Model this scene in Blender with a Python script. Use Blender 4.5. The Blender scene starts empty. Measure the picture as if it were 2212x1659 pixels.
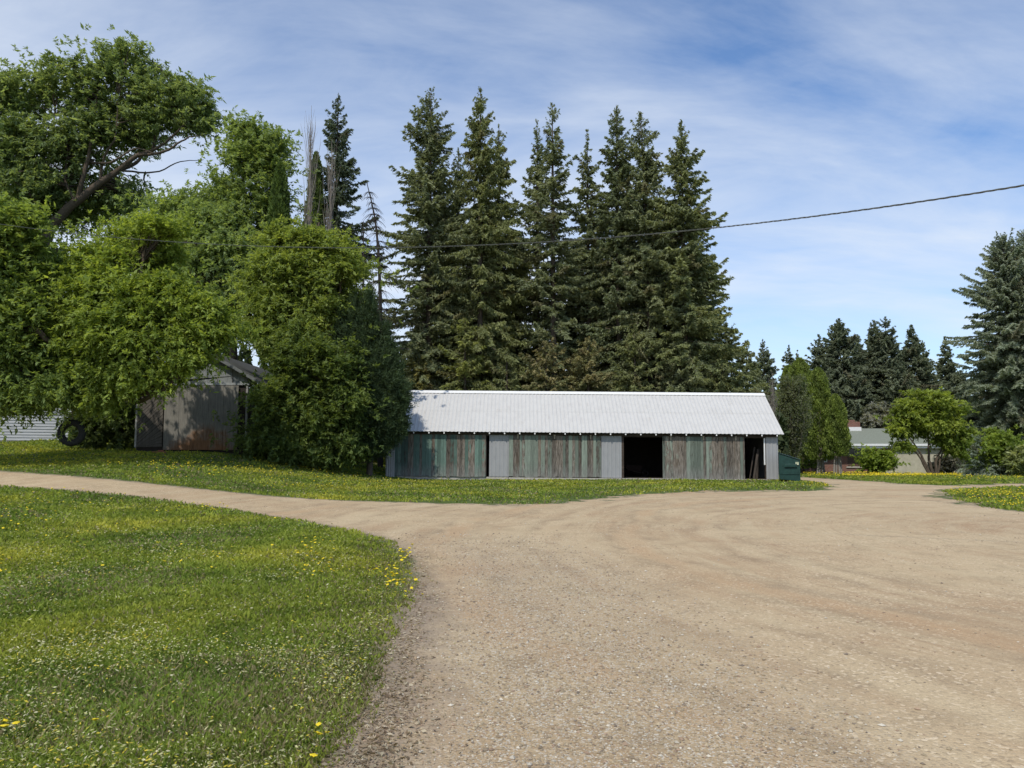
import bpy, math, random
import numpy as np
from mathutils import Vector

rng = np.random.default_rng(7)
random.seed(7)
S = bpy.context.scene
C = bpy.data.collections.new("place"); S.collection.children.link(C)

# ------------------------------------------------------------------ camera geometry (used once, to survey real positions)
FPX, CU, CV, EYE = 1659.0, 1106.0, 829.5, 1.6
HOR = 972.0
PITCH = math.atan((HOR - CV) / FPX)
cp, sp = math.cos(PITCH), math.sin(PITCH)

def ray(U, V):
    a = (U - CU) / FPX; b = (CV - V) / FPX
    return a, cp - b * sp, sp + b * cp

def P(U, V, Y):
    a, y, z = ray(U, V)
    k = Y / y
    return np.array([a * k, Y, EYE + z * k])

def sm(t):
    t = np.clip(t, 0, 1); return t * t * (3 - 2 * t)

def ground(x, y):
    x = np.asarray(x, float); y = np.asarray(y, float)
    r = 0.1 * sm((y - 15) / 20) + np.where(y > 38, -0.0208 * (np.minimum(y, 76) - 38), 0)
    t = np.clip((y - 5) / 35, 0, 1.18)
    h = 1.75 * t ** 1.8 * sm((-x - 4) / 11)
    return r + h

def gz(x, y): return float(ground(x, y))

def hit(U, V):
    a, dy, dz = ray(U, V)
    ys = np.linspace(1.0, 300, 60000)
    zr = EYE + dz / dy * ys
    g = ground(a / dy * ys, ys)
    i = np.argmax(zr <= g)
    y = ys[i]
    return (a / dy * y, y)

# ------------------------------------------------------------------ node material helper
class NT:
    def __init__(s, name):
        s.m = bpy.data.materials.new(name); s.m.use_nodes = True
        s.t = s.m.node_tree; s.t.nodes.clear()
        s.out = s.t.nodes.new('ShaderNodeOutputMaterial')
    def n(s, typ, ins=None, **kw):
        nd = s.t.nodes.new(typ)
        for k, v in kw.items(): setattr(nd, k, v)
        for k, v in (ins or {}).items():
            sock = nd.inputs[k]
            if isinstance(v, bpy.types.NodeSocket): s.t.links.new(v, sock)
            else: sock.default_value = v
        return nd
    def coord(s, scale=(1, 1, 1), kind='Object', rot=(0, 0, 0)):
        c = s.n('ShaderNodeTexCoord')
        return s.n('ShaderNodeMapping', {'Vector': c.outputs[kind], 'Scale': scale, 'Rotation': rot}).outputs[0]
    def noise(s, vec, scale, detail=4, rough=.55, dist=0):
        return s.n('ShaderNodeTexNoise', {'Vector': vec, 'Scale': scale, 'Detail': detail, 'Roughness': rough, 'Distortion': dist}).outputs['Fac']
    def ramp(s, fac, a, b, ca=(0, 0, 0, 1), cb=(1, 1, 1, 1)):
        if a > b: a, b, ca, cb = b, a, cb, ca
        r = s.n('ShaderNodeValToRGB', {'Fac': fac}); e = r.color_ramp.elements
        e[0].position = a; e[0].color = ca; e[1].position = b; e[1].color = cb
        return r.outputs[0]
    def mix(s, f, a, b, mode='MIX'):
        m = s.n('ShaderNodeMix', data_type='RGBA', blend_type=mode)
        for k, v in ((0, f), (6, a), (7, b)):
            if isinstance(v, bpy.types.NodeSocket): s.t.links.new(v, m.inputs[k])
            else: m.inputs[k].default_value = v if k == 0 or len(v) == 4 else (*v, 1)
        return m.outputs[2]
    def math(s, op, a, b=0.0):
        return s.n('ShaderNodeMath', {0: a, 1: b}, operation=op).outputs[0]
    def bsdf(s, col, rough=.8, metal=0.0, bump=None, bs=.3, bd=.01, spec=.3):
        p = s.n('ShaderNodeBsdfPrincipled', {'Roughness': rough, 'Metallic': metal, 'Specular IOR Level': spec})
        if isinstance(col, bpy.types.NodeSocket): s.t.links.new(col, p.inputs['Base Color'])
        else: p.inputs['Base Color'].default_value = (*col[:3], 1)
        if bump is not None:
            b = s.n('ShaderNodeBump', {'Height': bump, 'Strength': bs, 'Distance': bd})
            s.t.links.new(b.outputs[0], p.inputs['Normal'])
        return p.outputs[0]
    def done(s, sh):
        s.t.links.new(sh, s.out.inputs['Surface']); return s.m

def simple(name, col, rough=.8, var=.25, scale=6, metal=0, stretch=(1, 1, 1), bump=True):
    t = NT(name); v = t.coord(stretch)
    n = t.noise(v, scale, 6, .65)
    d = tuple(c * (1 - var) for c in col); l = tuple(min(1, c * (1 + var)) for c in col)
    c = t.mix(t.ramp(n, .3, .7), d, l)
    n2 = t.noise(v, scale * 7, 3)
    c = t.mix(t.ramp(n2, .55, .8), c, tuple(x * (1 - var * 1.3) for x in col))
    return t.done(t.bsdf(c, rough, metal, n2 if bump else None, .3, .01))

def leafmat(name, trans=.3, rough=.6, spec=.25, tint=(1, 1, 1)):
    t = NT(name)
    a = t.n('ShaderNodeAttribute', attribute_name='col').outputs['Color']
    v = t.coord((1, 1, 1))
    c = t.mix(t.ramp(t.noise(v, .55, 3), .35, .65), t.mix(1.0, a, (.72, .76, .72), 'MULTIPLY'), a)
    c = t.mix(1.0, c, tint, 'MULTIPLY')
    b = t.bsdf(c, rough, spec=spec)
    tr = t.n('ShaderNodeBsdfTranslucent', {'Color': t.mix(1.0, c, (1.5, 1.45, .7), 'MULTIPLY')}).outputs[0]
    return t.done(t.n('ShaderNodeMixShader', {0: trans, 1: b, 2: tr}).outputs[0])

M_leaf = leafmat('leaf', .5, tint=(1.50, 1.34, 1.9))
M_needle = leafmat('needle', .35, .7, .12)
M_grass = leafmat('grass_blade', .35, .85, .08)
M_petal = simple('dandelion_petal', (.72, .55, .02), .7, .12, 90)
M_stem = simple('stem', (.14, .2, .05), .7)
M_bark = simple('bark_maple', (.095, .072, .052), .95, .45, 5, stretch=(3, 3, .6))
M_barkS = simple('bark_spruce', (.10, .078, .06), .95, .4, 6, stretch=(3, 3, .6))
M_deadwood = simple('dead_wood', (.045, .036, .03), .95, .3)
M_palewood = simple('pale_twig', (.24, .21, .18), .95, .2)

# ------------------------------------------------------------------ mesh helpers
def mesh_np(name, V, F, mat, parent=None, loc=None, col=None, smooth=False):
    """F: (n,k) int array, all faces with k corners"""
    me = bpy.data.meshes.new(name)
    V = np.asarray(V, np.float32); F = np.asarray(F, np.int32)
    me.vertices.add(len(V)); me.vertices.foreach_set('co', V.ravel())
    k = F.shape[1]
    me.loops.add(F.size); me.loops.foreach_set('vertex_index', F.ravel())
    me.polygons.add(len(F)); me.polygons.foreach_set('loop_start', np.arange(0, F.size, k, dtype=np.int32))
    me.update(calc_edges=True)
    me.polygons.foreach_set('use_smooth', np.full(len(F), bool(smooth)))
    if col is not None:
        a = me.attributes.new('col', 'FLOAT_COLOR', 'FACE')
        a.data.foreach_set('color', np.concatenate([col, np.ones((len(col), 1))], 1).astype(np.float32).ravel())
    me.materials.append(mat)
    o = bpy.data.objects.new(name, me); C.objects.link(o)
    if parent is not None: o.parent = parent
    if loc is not None: o.location = loc
    return o

def diamonds(cen, u, v):
    """leaf shaped quads: centre, half length vector, half width vector"""
    V = np.stack([cen - u, cen + v - u * .15, cen + u, cen - v - u * .15], 1).reshape(-1, 3)
    F = np.arange(len(V)).reshape(-1, 4)
    return V, F

def unit(a):
    return a / (np.linalg.norm(a, axis=-1, keepdims=True) + 1e-9)

def tubes(Pp, R, sides=5):
    """Pp (B,S,3), R (B,S) -> verts, quad faces"""
    B, Sg, _ = Pp.shape
    T = np.gradient(Pp, axis=1); T = unit(T)
    ref = np.where(np.abs(T[:, :1, 2:3]) > .8, np.array([[[1., .2, 0]]]), np.array([[[0., 0, 1]]]))
    ref = np.broadcast_to(ref, T.shape)
    X = unit(np.cross(T, ref)); Y = np.cross(T, X)
    ang = np.linspace(0, 2 * np.pi, sides, endpoint=False)
    V = Pp[:, :, None] + R[:, :, None, None] * (np.cos(ang)[None, None, :, None] * X[:, :, None] + np.sin(ang)[None, None, :, None] * Y[:, :, None])
    idx = np.arange(B * Sg * sides).reshape(B, Sg, sides)
    a = idx[:, :-1]; b = idx[:, 1:]
    F = np.stack([a, np.roll(a, -1, 2), np.roll(b, -1, 2), b], -1).reshape(-1, 4)
    return V.reshape(-1, 3), F

def join(parts):
    Vs, Fs, o = [], [], 0
    for V, F in parts:
        Vs.append(V); Fs.append(F + o); o += len(V)
    return np.concatenate(Vs), np.concatenate(Fs)

def curve_pts(pts, n):
    """smooth resample of a polyline (m,3)"""
    pts = np.asarray(pts, float); m = len(pts)
    t = np.linspace(0, m - 1, n); out = []
    Q = np.vstack([2 * pts[0] - pts[1], pts, 2 * pts[-1] - pts[-2]])
    for tt in t:
        i = min(int(tt), m - 2); f = tt - i
        p0, p1, p2, p3 = Q[i], Q[i + 1], Q[i + 2], Q[i + 3]
        out.append(.5 * (2 * p1 + (p2 - p0) * f + (2 * p0 - 5 * p1 + 4 * p2 - p3) * f * f + (3 * p1 - p0 - 3 * p2 + p3) * f ** 3))
    return np.array(out)

def limb(pts, r0, r1, n=14, sides=9, wob=.0):
    c = curve_pts(pts, n)
    if wob: c[1:-1] += rng.normal(0, wob, (n - 2, 3))
    return tubes(c[None], np.linspace(r0, r1, n)[None], sides)

class MB:
    def __init__(s): s.v = []; s.f = []
    def box(s, x0, x1, y0, y1, z0, z1):
        b = len(s.v)
        s.v += [(x, y, z) for z in (z0, z1) for y in (y0, y1) for x in (x0, x1)]
        s.f += [[b + i for i in q] for q in ((0, 2, 3, 1), (4, 5, 7, 6), (0, 1, 5, 4), (2, 6, 7, 3), (0, 4, 6, 2), (1, 3, 7, 5))]
        return s
    def prism(s, poly, a, b, axis='y'):
        """extrude 2D polygon; axis y: poly in (x,z); axis x: poly in (y,z)"""
        o = len(s.v); n = len(poly)
        for d in (a, b):
            for p, q in poly: s.v.append((p, d, q) if axis == 'y' else (d, p, q))
        s.f += [[o + i for i in range(n)][::-1], [o + n + i for i in range(n)]]
        for i in range(n):
            j = (i + 1) % n; s.f.append([o + i, o + j, o + n + j, o + n + i])
        return s
    def add(s, V, F):
        o = len(s.v); s.v += [tuple(p) for p in V]; s.f += [[int(i) + o for i in q] for q in F]; return s
    def build(s, name, mat, parent=None, loc=None, bevel=0, col=None, smooth=False):
        me = bpy.data.meshes.new(name); me.from_pydata(s.v, [], s.f); me.update()
        me.materials.append(mat)
        if col is not None:
            a = me.attributes.new('col', 'FLOAT_COLOR', 'FACE')
            a.data.foreach_set('color', np.array(col, np.float32).ravel())
        o = bpy.data.objects.new(name, me); C.objects.link(o)
        if parent is not None: o.parent = parent
        if loc is not None: o.location = loc
        if smooth: me.polygons.foreach_set('use_smooth', [True] * len(me.polygons))
        if bevel:
            b = o.modifiers.new('bevel', 'BEVEL'); b.width = bevel; b.segments = 2; b.limit_method = 'ANGLE'
        return o

def tag(o, label, cat, group=None, kind=None):
    if label: o['label'] = label
    if cat: o['category'] = cat
    if group: o['group'] = group
    if kind: o['kind'] = kind
    return o

def thing(name, label, cat, loc=(0, 0, 0), rotz=0, group=None):
    o = bpy.data.objects.new(name, None); C.objects.link(o)
    o.empty_display_size = .2
    o.location = loc; o.rotation_euler = (0, 0, rotz)
    return tag(o, label, cat, group)

# ------------------------------------------------------------------ gravel outline in world metres
px_a = [(-260, 1001), (0, 1018), (200, 1033), (400, 1053), (600, 1073), (800, 1083), (1000, 1089), (1150, 1091), (1290, 1078), (1400, 1067),
        (1560, 1061), (1700, 1060), (1745, 1062), (1788, 1057), (1797, 1050), (1770, 1042), (1728, 1037.5), (1690, 1037)]
px_b = [(1690, 1029.5), (1740, 1031.5), (1850, 1038), (1950, 1045), (2040, 1049), (2120, 1047), (2212, 1044), (2420, 1041)]
px_c = [(2420, 1046), (2212, 1050), (2090, 1055), (2026, 1060), (2060, 1080), (2120, 1095), (2212, 1106), (2420, 1124)]
px_d = [(690, 1700), (740, 1640), (800, 1560), (830, 1480), (850, 1400), (890, 1310), (905, 1250), (895, 1210), (850, 1170), (780, 1150), (650, 1125), (500, 1100),
        (300, 1073), (0, 1050), (-260, 1030)]
poly = [hit(*p) for p in px_a + px_b + px_c] + [(40, 13), (40, -30), (-12, -30), (-3.5, 1.0), (-2.2, 2.5)] + [hit(*p) for p in px_d]
poly = np.array(poly)

def poly_sd(x, y):
    """signed distance to the gravel outline, positive on gravel"""
    x = np.asarray(x, float); y = np.asarray(y, float)
    d = np.full(x.shape, 1e9); ins = np.zeros(x.shape, bool)
    n = len(poly)
    for i in range(n):
        ax, ay = poly[i]; bx, by = poly[(i + 1) % n]
        ex, ey = bx - ax, by - ay
        t = np.clip(((x - ax) * ex + (y - ay) * ey) / (ex * ex + ey * ey + 1e-12), 0, 1)
        d = np.minimum(d, np.hypot(x - ax - t * ex, y - ay - t * ey))
        c = (ay > y) != (by > y)
        with np.errstate(divide='ignore', invalid='ignore'):
            xi = ax + (y - ay) / (by - ay if by != ay else 1e-9) * ex
        ins ^= c & (x < xi)
    return np.where(ins, d, -d)

def wob(x, y):
    return (np.sin(x * .37 + 1.7 * np.sin(y * .29)) + np.sin(y * .83 + 2 * np.sin(x * .41)) + .7 * np.sin(x * 2.1 + y * 1.3 + np.sin(y * .6)) + .5 * np.sin(x * 5.3 - y * 3.1)) * .42

# ------------------------------------------------------------------ ground material
def ground_mat():
    t = NT('ground_soil_grass_gravel')
    geo = t.n('ShaderNodeNewGeometry').outputs['Position']
    sd = t.n('ShaderNodeAttribute', attribute_name='sd').outputs['Fac']
    n1 = t.noise(geo, 2.2, 8, .7)
    n2 = t.noise(geo, 14, 5, .7)
    e = t.math('ADD', sd, t.math('MULTIPLY', t.math('SUBTRACT', n1, .5), .9))
    e = t.math('ADD', e, t.math('MULTIPLY', t.math('SUBTRACT', n2, .5), .35))
    yy = t.n('ShaderNodeSeparateXYZ', {0: geo}).outputs
    far = t.math('MULTIPLY', t.ramp(t.math('DIVIDE', yy[1], 40.0), .44, .60), t.ramp(t.math('DIVIDE', t.math('ADD', yy[0], 6.0), 10.0), .0, .6))
    e = t.math('ADD', e, t.math('MULTIPLY', t.math('MULTIPLY', t.math('SUBTRACT', t.noise(geo, .9, 6, .7), .5), 5.0), far))
    f_gr = t.ramp(e, .44, .56)        # attribute stored as sd+0.5
    # --- gravel
    sep = t.n('ShaderNodeSeparateXYZ', {0: geo})
    dx = t.math('SUBTRACT', sep.outputs[0], 12.0); dy = t.math('MULTIPLY', t.math('SUBTRACT', sep.outputs[1], 13.5), .8)
    r = t.math('SQRT', t.math('ADD', t.math('MULTIPLY', dx, dx), t.math('MULTIPLY', dy, dy)))
    th = t.math('ARCTAN2', dy, dx)
    pol = t.n('ShaderNodeCombineXYZ', {0: t.math('MULTIPLY', r, 2.2), 1: t.math('MULTIPLY', th, 2.2), 2: 0.0}).outputs[0]
    arc = t.noise(pol, 1.0, 7, .68, .5)
    pol2 = t.n('ShaderNodeCombineXYZ', {0: t.math('MULTIPLY', r, 11.0), 1: t.math('MULTIPLY', th, 3.5), 2: 3.0}).outputs[0]
    arc2 = t.noise(pol2, 1.0, 5, .6, .3)
    big = t.noise(geo, .22, 6, .65, .4)
    mid = t.noise(geo, 1.3, 7, .72, .3)
    c = t.mix(t.ramp(t.math('ADD', t.math('MULTIPLY', arc, .8), t.math('MULTIPLY', big, .2)), .41, .59), (.31, .225, .15), (.385, .325, .235))
    c = t.mix(t.ramp(big, .35, .68), c, (.43, .365, .262))
    c = t.mix(t.math('MULTIPLY', t.math('MULTIPLY', t.ramp(arc2, .50, .66), t.ramp(t.noise(geo, .35, 4, .6), .42, .62)), .6), c, (.265, .185, .12))
    c = t.mix(t.math('MULTIPLY', t.ramp(mid, .50, .70), .55), c, (.20, .16, .11))
    rn = t.math('ADD', r, t.math('MULTIPLY', t.math('SUBTRACT', t.noise(geo, .16, 3, .5), .5), 3.2))
    for k, (R0, wd) in enumerate([(8.1, .30), (9.75, .34), (11.4, .28), (13.1, .36), (16.2, .5), (18.1, .45)]):
        dd = t.math('ABSOLUTE', t.math('SUBTRACT', rn, R0))
        core = t.math('MULTIPLY', t.ramp(dd, wd, wd * .35), t.ramp(t.noise(geo, .45, 4, .6), .36, .60))
        edge = t.math('MULTIPLY', t.math('MULTIPLY', t.ramp(dd, wd * .45, wd * .95), t.ramp(dd, min(wd * 1.9, .99), wd * 1.0)), t.ramp(t.noise(geo, .8, 5, .7), .42, .62))
        c = t.mix(t.math('MULTIPLY', core, .75), c, (.355, .255, .165) if k % 2 else (.42, .355, .255))
        c = t.mix(t.math('MULTIPLY', edge, .65), c, (.215, .165, .115))
    vo = t.n('ShaderNodeTexVoronoi', {'Vector': geo, 'Scale': 42.0, 'Randomness': 1.0})
    vo2 = t.n('ShaderNodeTexVoronoi', {'Vector': geo, 'Scale': 95.0, 'Randomness': 1.0})
    peb = t.n('ShaderNodeSeparateColor', {0: vo.outputs['Color']}).outputs[0]
    peb2 = t.n('ShaderNodeSeparateColor', {0: vo2.outputs['Color']}).outputs[1]
    loose = t.ramp(t.noise(geo, .55, 5, .7), .38, .62)
    c = t.mix(t.math('MULTIPLY', t.ramp(peb2, .0, .9), .5), c, t.mix(1.0, c, (.62, .60, .58), 'MULTIPLY'))
    c = t.mix(t.math('MULTIPLY', t.ramp(peb, .86, .93), t.math('ADD', t.math('MULTIPLY', loose, .55), .12)), c, (.55, .49, .40))
    c = t.mix(t.math('MULTIPLY', t.ramp(peb, .12, .05), t.math('ADD', t.math('MULTIPLY', loose, .5), .12)), c, (.16, .13, .10))
    clus = t.ramp(t.noise(geo, 1.6, 6, .75), .54, .66)
    c = t.mix(t.math('MULTIPLY', t.math('MULTIPLY', clus, t.ramp(t.noise(geo, 75, 3, .8), .50, .60)), .65), c, (.13, .105, .08))
    fine = t.noise(geo, 160, 3, .7)
    c = t.mix(t.math('MULTIPLY', t.ramp(fine, .40, .70), .3), c, (.52, .46, .36))
    c = t.mix(1.0, c, (1.34, 1.22, 1.03), 'MULTIPLY')
    coarse = t.math('MULTIPLY', t.math('MULTIPLY', t.ramp(t.math('DIVIDE', sd, 4.0), .20, .30), t.ramp(t.math('DIVIDE', sd, 4.0), .95, .60)), t.ramp(t.math('DIVIDE', yy[1], 40.0), .42, .25))
    c = t.mix(t.math('MULTIPLY', coarse, .7), c, t.mix(1.0, c, (.80, .78, .75), 'MULTIPLY'))
    c = t.mix(t.math('MULTIPLY', t.math('MULTIPLY', coarse, t.ramp(peb2, .80, .88)), .8), c, (.56, .51, .42))
    # --- soil / thatch under the grass
    g = t.mix(t.ramp(t.noise(geo, .8, 6, .7), .3, .7), (.06, .09, .022), (.10, .14, .03))
    g = t.mix(t.ramp(t.noise(geo, 22, 4, .7), .5, .75), g, (.085, .085, .035))
    g = t.mix(t.math('MULTIPLY', t.ramp(n2, .55, .7), t.ramp(e, .12, .5)), g, (.20, .155, .105))
    col = t.mix(f_gr, g, c)
    # dry litter right on the boundary, wider close by
    near_m = t.ramp(t.math('DIVIDE', yy[1], 20.0), .55, .42)
    band = t.math('MULTIPLY', t.ramp(e, .25, .45), t.ramp(t.math('DIVIDE', e, 2.0), .56, .34))
    lit = t.mix(t.ramp(t.noise(geo, 38, 5, .8), .38, .62), (.21, .155, .11), (.36, .285, .205))
    col = t.mix(t.math('MULTIPLY', t.math('MULTIPLY', band, near_m), .85), col, lit)
    band2 = t.math('MULTIPLY', t.ramp(e, .25, .45), t.ramp(e, .80, .55))
    col = t.mix(t.math('MULTIPLY', band2, .5), col, (.255, .20, .145))
    h = t.math('ADD', t.math('MULTIPLY', vo.outputs['Distance'], -.8), t.math('MULTIPLY', vo2.outputs['Distance'], -.4))
    h = t.math('ADD', h, t.math('MULTIPLY', arc2, .6))
    h = t.math('ADD', h, t.math('MULTIPLY', mid, 1.2))
    return t.done(t.bsdf(col, .95, bump=h, bs=.5, bd=.014, spec=.15))
M_ground = ground_mat()

def sheet(name, xs, ys, keep=None, dz=0.0, label=None):
    X, Y = xs, ys
    Z = ground(X, Y) + dz
    sd = poly_sd(X, Y)
    n, m = X.shape
    idx = np.arange(n * m).reshape(n, m)
    F = np.stack([idx[:-1, :-1], idx[:-1, 1:], idx[1:, 1:], idx[1:, :-1]], -1).reshape(-1, 4)
    if keep is not None:
        k = keep(sd.ravel()[F].mean(1)); F = F[k]
        used = np.unique(F); remap = np.zeros(n * m, int); remap[used] = np.arange(len(used)); F = remap[F]
        V = np.stack([X, Y, Z], -1).reshape(-1, 3)[used]; s = sd.ravel()[used]
    else:
        V = np.stack([X, Y, Z], -1).reshape(-1, 3); s = sd.ravel()
    o = mesh_np(name, V, F, M_ground, smooth=True)
    a = o.data.attributes.new('sd', 'FLOAT', 'POINT'); a.data.foreach_set('value', np.clip(s + .5, -3, 4).astype(np.float32))
    # make normals point up
    if len(F) and np.cross(V[F[0, 1]] - V[F[0, 0]], V[F[0, 2]] - V[F[0, 0]])[2] < 0: o.data.flip_normals()
    o['kind'] = 'structure'
    return o

# polar grid, fine near the camera
rr = np.concatenate([np.array([0.02, .8]), np.exp(np.linspace(math.log(1.5), math.log(95), 430)), np.exp(np.linspace(math.log(105), math.log(900), 24))])
aa = np.radians(np.concatenate([np.linspace(-180, -52, 40), np.linspace(-50, 50, 301), np.linspace(52, 180, 40)]))
RR, AA = np.meshgrid(rr, aa, indexing='ij')
sheet('lawn', RR * np.sin(AA), RR * np.cos(AA))['label'] = 'green lawn rising gently towards the trees'
sheet('gravel_yard', RR * np.sin(AA), RR * np.cos(AA), keep=lambda s: s > -.02, dz=.004)['label'] = 'tan gravel yard and driveway with curved wheel tracks'

# ------------------------------------------------------------------ grass blades
def lawn_points(n, r0, r1, lin=.5, amin=-42, amax=42):
    k = rng.random(n) < lin
    u = rng.random(n)
    r = np.where(k, 1 / (1 / r1 + u * (1 / r0 - 1 / r1)), np.exp(math.log(r0) + u * math.log(r1 / r0)))
    a = np.radians(rng.uniform(amin, amax, n))
    return r * np.sin(a), r * np.cos(a), r

def grass():
    x, y, r = lawn_points(1150000, 3.0, 74, .62)
    sd = poly_sd(x, y)
    keep = (sd < -.02 + .16 * wob(x * 3, y * 3)) | ((sd < .55) & (y < 11) & (rng.random(len(x)) < .22 * np.clip(1.1 - sd / .55, 0, 1))) | ((sd < .3) & (rng.random(len(x)) < .04))
    # keep out of the sheds
    keep &= ~((y > 39.2) & (y < 46) & (x > -6.3) & (x < 14))
    keep &= ~((y > 36) & (y < 46) & (x < -12.4) & (x > -17.6))
    # thin bands near the gravel edge
    soft = (y > 19) & (x > -3) & (x < 13)
    keep &= (rng.random(len(x)) < np.where(soft, np.clip(.06 - sd * .20 + .15 * wob(x * 2, y * 2), .04, 1), np.clip(.3 + -sd * .9, .25, 1)))
    x, y, r, sd = x[keep], y[keep], r[keep], sd[keep]
    n = len(x)
    patch = .5 + .5 * np.sin(x * 1.1 + 2 * np.sin(y * .7)) * np.sin(y * .9 + 1.3 * np.sin(x * .8))
    patch2 = .5 + .5 * np.sin(x * 2.9 + 3.1 * np.sin(y * 2.1)) * np.sin(y * 3.3 + 1.9 * np.sin(x * 2.4))
    h = rng.uniform(.022, .06, n) * (.6 + .55 * patch + .35 * patch2) * (1 + .012 * r)
    h = h * np.where(r < 14, np.clip(.55 - sd * .5, .5, 1), 1)
    h = np.where(rng.random(n) < .02, h * 1.7, h); h = np.where(sd > .02, h * .45, h)
    w = (.0013 + .00085 * r) * rng.uniform(.6, 1.4, n)
    z = ground(x, y)
    b = np.stack([x, y, z - .005], 1)
    az = rng.uniform(0, 2 * np.pi, n)
    side = np.stack([np.cos(az), np.sin(az), np.zeros(n)], 1) * w[:, None]
    la = rng.uniform(0, 2 * np.pi, n); lean = rng.uniform(.1, 1.1, n) * h
    tip = b + np.stack([np.cos(la) * lean, np.sin(la) * lean, h], 1)
    midp = b + np.stack([np.cos(la) * lean * .35, np.sin(la) * lean * .35, h * .62], 1)
    V = np.stack([b - side * .8, b + side * .8, midp + side, tip, midp - side], 1).reshape(-1, 3)
    i0 = np.arange(n)[:, None] * 5
    F = np.concatenate([i0 + np.array([0, 1, 2, 4]), i0 + np.array([4, 2, 3, 3])], 0)
    V2 = V
    g1 = np.array([.17, .235, .036]); g2 = np.array([.40, .43, .075]); dry = np.array([.33, .28, .15]); dk = np.array([.05, .10, .02])
    m = np.clip(patch * .5 + rng.random(n) * .6, 0, 1)[:, None]
    col = g1 * (1 - m) + g2 * m
    col = np.where((patch2[:, None] < .30), col * .62 + dk * .38, col)
    p3 = .5 + .5 * np.sin(x * .55 + 2.2 * np.sin(y * .45 + 1)) * np.sin(y * .6 + 1.8 * np.sin(x * .5))
    col = col * (.78 + .4 * p3)[:, None] * (1.0) * (1 + (p3[:, None] - .5) * np.array([[.35, .0, -.2]]))

    isdry = rng.random(n) < (.06 + .22 * (p3 < .25) + .12 * np.clip(1 + sd / 2.5, 0, 1) * (r < 12) + .3 * np.clip(1 + sd / 1.0, 0, 1) * (r < 14))
    isdry |= (sd > .02) & (rng.random(n) < .85)
    col[isdry] = dry * rng.uniform(.6, 1.1, (isdry.sum(), 1))
    # triangles only so that every face has three corners
    T = np.concatenate([i0 + np.array([0, 1, 2]), i0 + np.array([0, 2, 4]), i0 + np.array([4, 2, 3])], 0)
    o = mesh_np('grass', V2, T, M_grass, col=np.concatenate([col, col, col]))
    tag(o, 'green mown grass blades of the lawns around the gravel', 'grass', kind='stuff')
grass()

# pale clippings and seed fluff lying in the grass
def flecks():
    x, y, r = lawn_points(190000, 3.2, 40, .6, -40, 30)
    sd = poly_sd(x, y)
    cl = np.sin(x * 1.7 + 2 * np.sin(y * 1.1)) * np.sin(y * 1.3 + 2 * np.sin(x * .9))
    k = (sd < -.15) & (rng.random(len(x)) < np.clip(.42 + .55 * cl, .12, 1)) & (r < 37)
    x, y, r = x[k], y[k], r[k]; n = len(x)
    z = ground(x, y) + rng.uniform(.035, .07, n) * (1 + .008 * r)
    c = np.stack([x, y, z], 1)
    a = rng.uniform(0, 2 * np.pi, n); L = rng.uniform(.005, .0135, n) * (.8 + .06 * r)
    u = np.stack([np.cos(a), np.sin(a), rng.normal(0, .3, n)], 1) * L[:, None]
    v = np.stack([-np.sin(a), np.cos(a), rng.normal(.5, .4, n)], 1) * (L * .3)[:, None]
    V, F = diamonds(c, u, v)
    pal = np.array([[.70, .66, .36], [.58, .58, .24], [.76, .70, .46], [.72, .58, .08]])
    col = pal[rng.integers(0, 4, n)] * rng.uniform(.7, 1.15, (n, 1))
    o = mesh_np('grass_clippings', V, F, M_grass, col=col)
    tag(o, 'pale dry clippings and seed fluff scattered over the lawn', 'clippings', kind='stuff')
flecks()

# loose stones
def stones():
    x, y, r = lawn_points(150000, 3.0, 26, .7, -40, 42)
    sd = poly_sd(x, y)
    cl = .5 + .5 * np.sin(x * .9 + 1.5 * np.sin(y * .8)) * np.sin(y * .7 + x * .4)
    k = (sd > -.1) & (rng.random(len(x)) < np.clip(.015 + .07 * cl + .75 * sm((sd - .2) / .5) * sm((3.4 - sd) / 1.6) * (y < 15) + .12 * (sd < .5), 0, 1))
    x, y, r = x[k], y[k], r[k]; n = len(x)
    s = rng.lognormal(math.log(.0042), .45, n) * (.8 + .08 * r); s = np.minimum(s, .017)
    base = np.array([[1, 0, 0], [0, 1, 0], [-1, 0, 0], [0, -1, 0], [0, 0, .7], [0, 0, -.7]], float)
    a = rng.uniform(0, 6.28, n); ca, sa = np.cos(a), np.sin(a)
    d = base[None] * rng.uniform(.65, 1.3, (n, 6, 1)) * s[:, None, None]
    d[:, :, 0] *= 1.25
    X = d[:, :, 0] * ca[:, None] - d[:, :, 1] * sa[:, None]; Y = d[:, :, 0] * sa[:, None] + d[:, :, 1] * ca[:, None]
    V = np.stack([x[:, None] + X, y[:, None] + Y, (ground(x, y) + .004 + s * .25)[:, None] + d[:, :, 2]], -1).reshape(-1, 3)
    f = np.array([[0, 1, 4], [1, 2, 4], [2, 3, 4], [3, 0, 4], [1, 0, 5], [2, 1, 5], [3, 2, 5], [0, 3, 5]])
    F = (np.arange(n)[:, None, None] * 6 + f[None]).reshape(-1, 3)
    pal = np.array([[.36, .29, .19], [.28, .22, .15], [.50, .45, .36], [.19, .155, .12], [.31, .22, .15]])
    col = pal[rng.choice(5, n, p=[.34, .26, .22, .06, .12])] * rng.uniform(.75, 1.2, (n, 1))
    t = NT('stone'); at = t.n('ShaderNodeAttribute', attribute_name='col').outputs['Color']
    m = t.done(t.bsdf(at, .9, spec=.2))
    o = mesh_np('gravel', V, F, m, col=np.repeat(col, 8, 0))
    tag(o, 'loose tan and grey stones lying on the gravel yard', 'gravel', kind='stuff')
stones()

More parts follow.
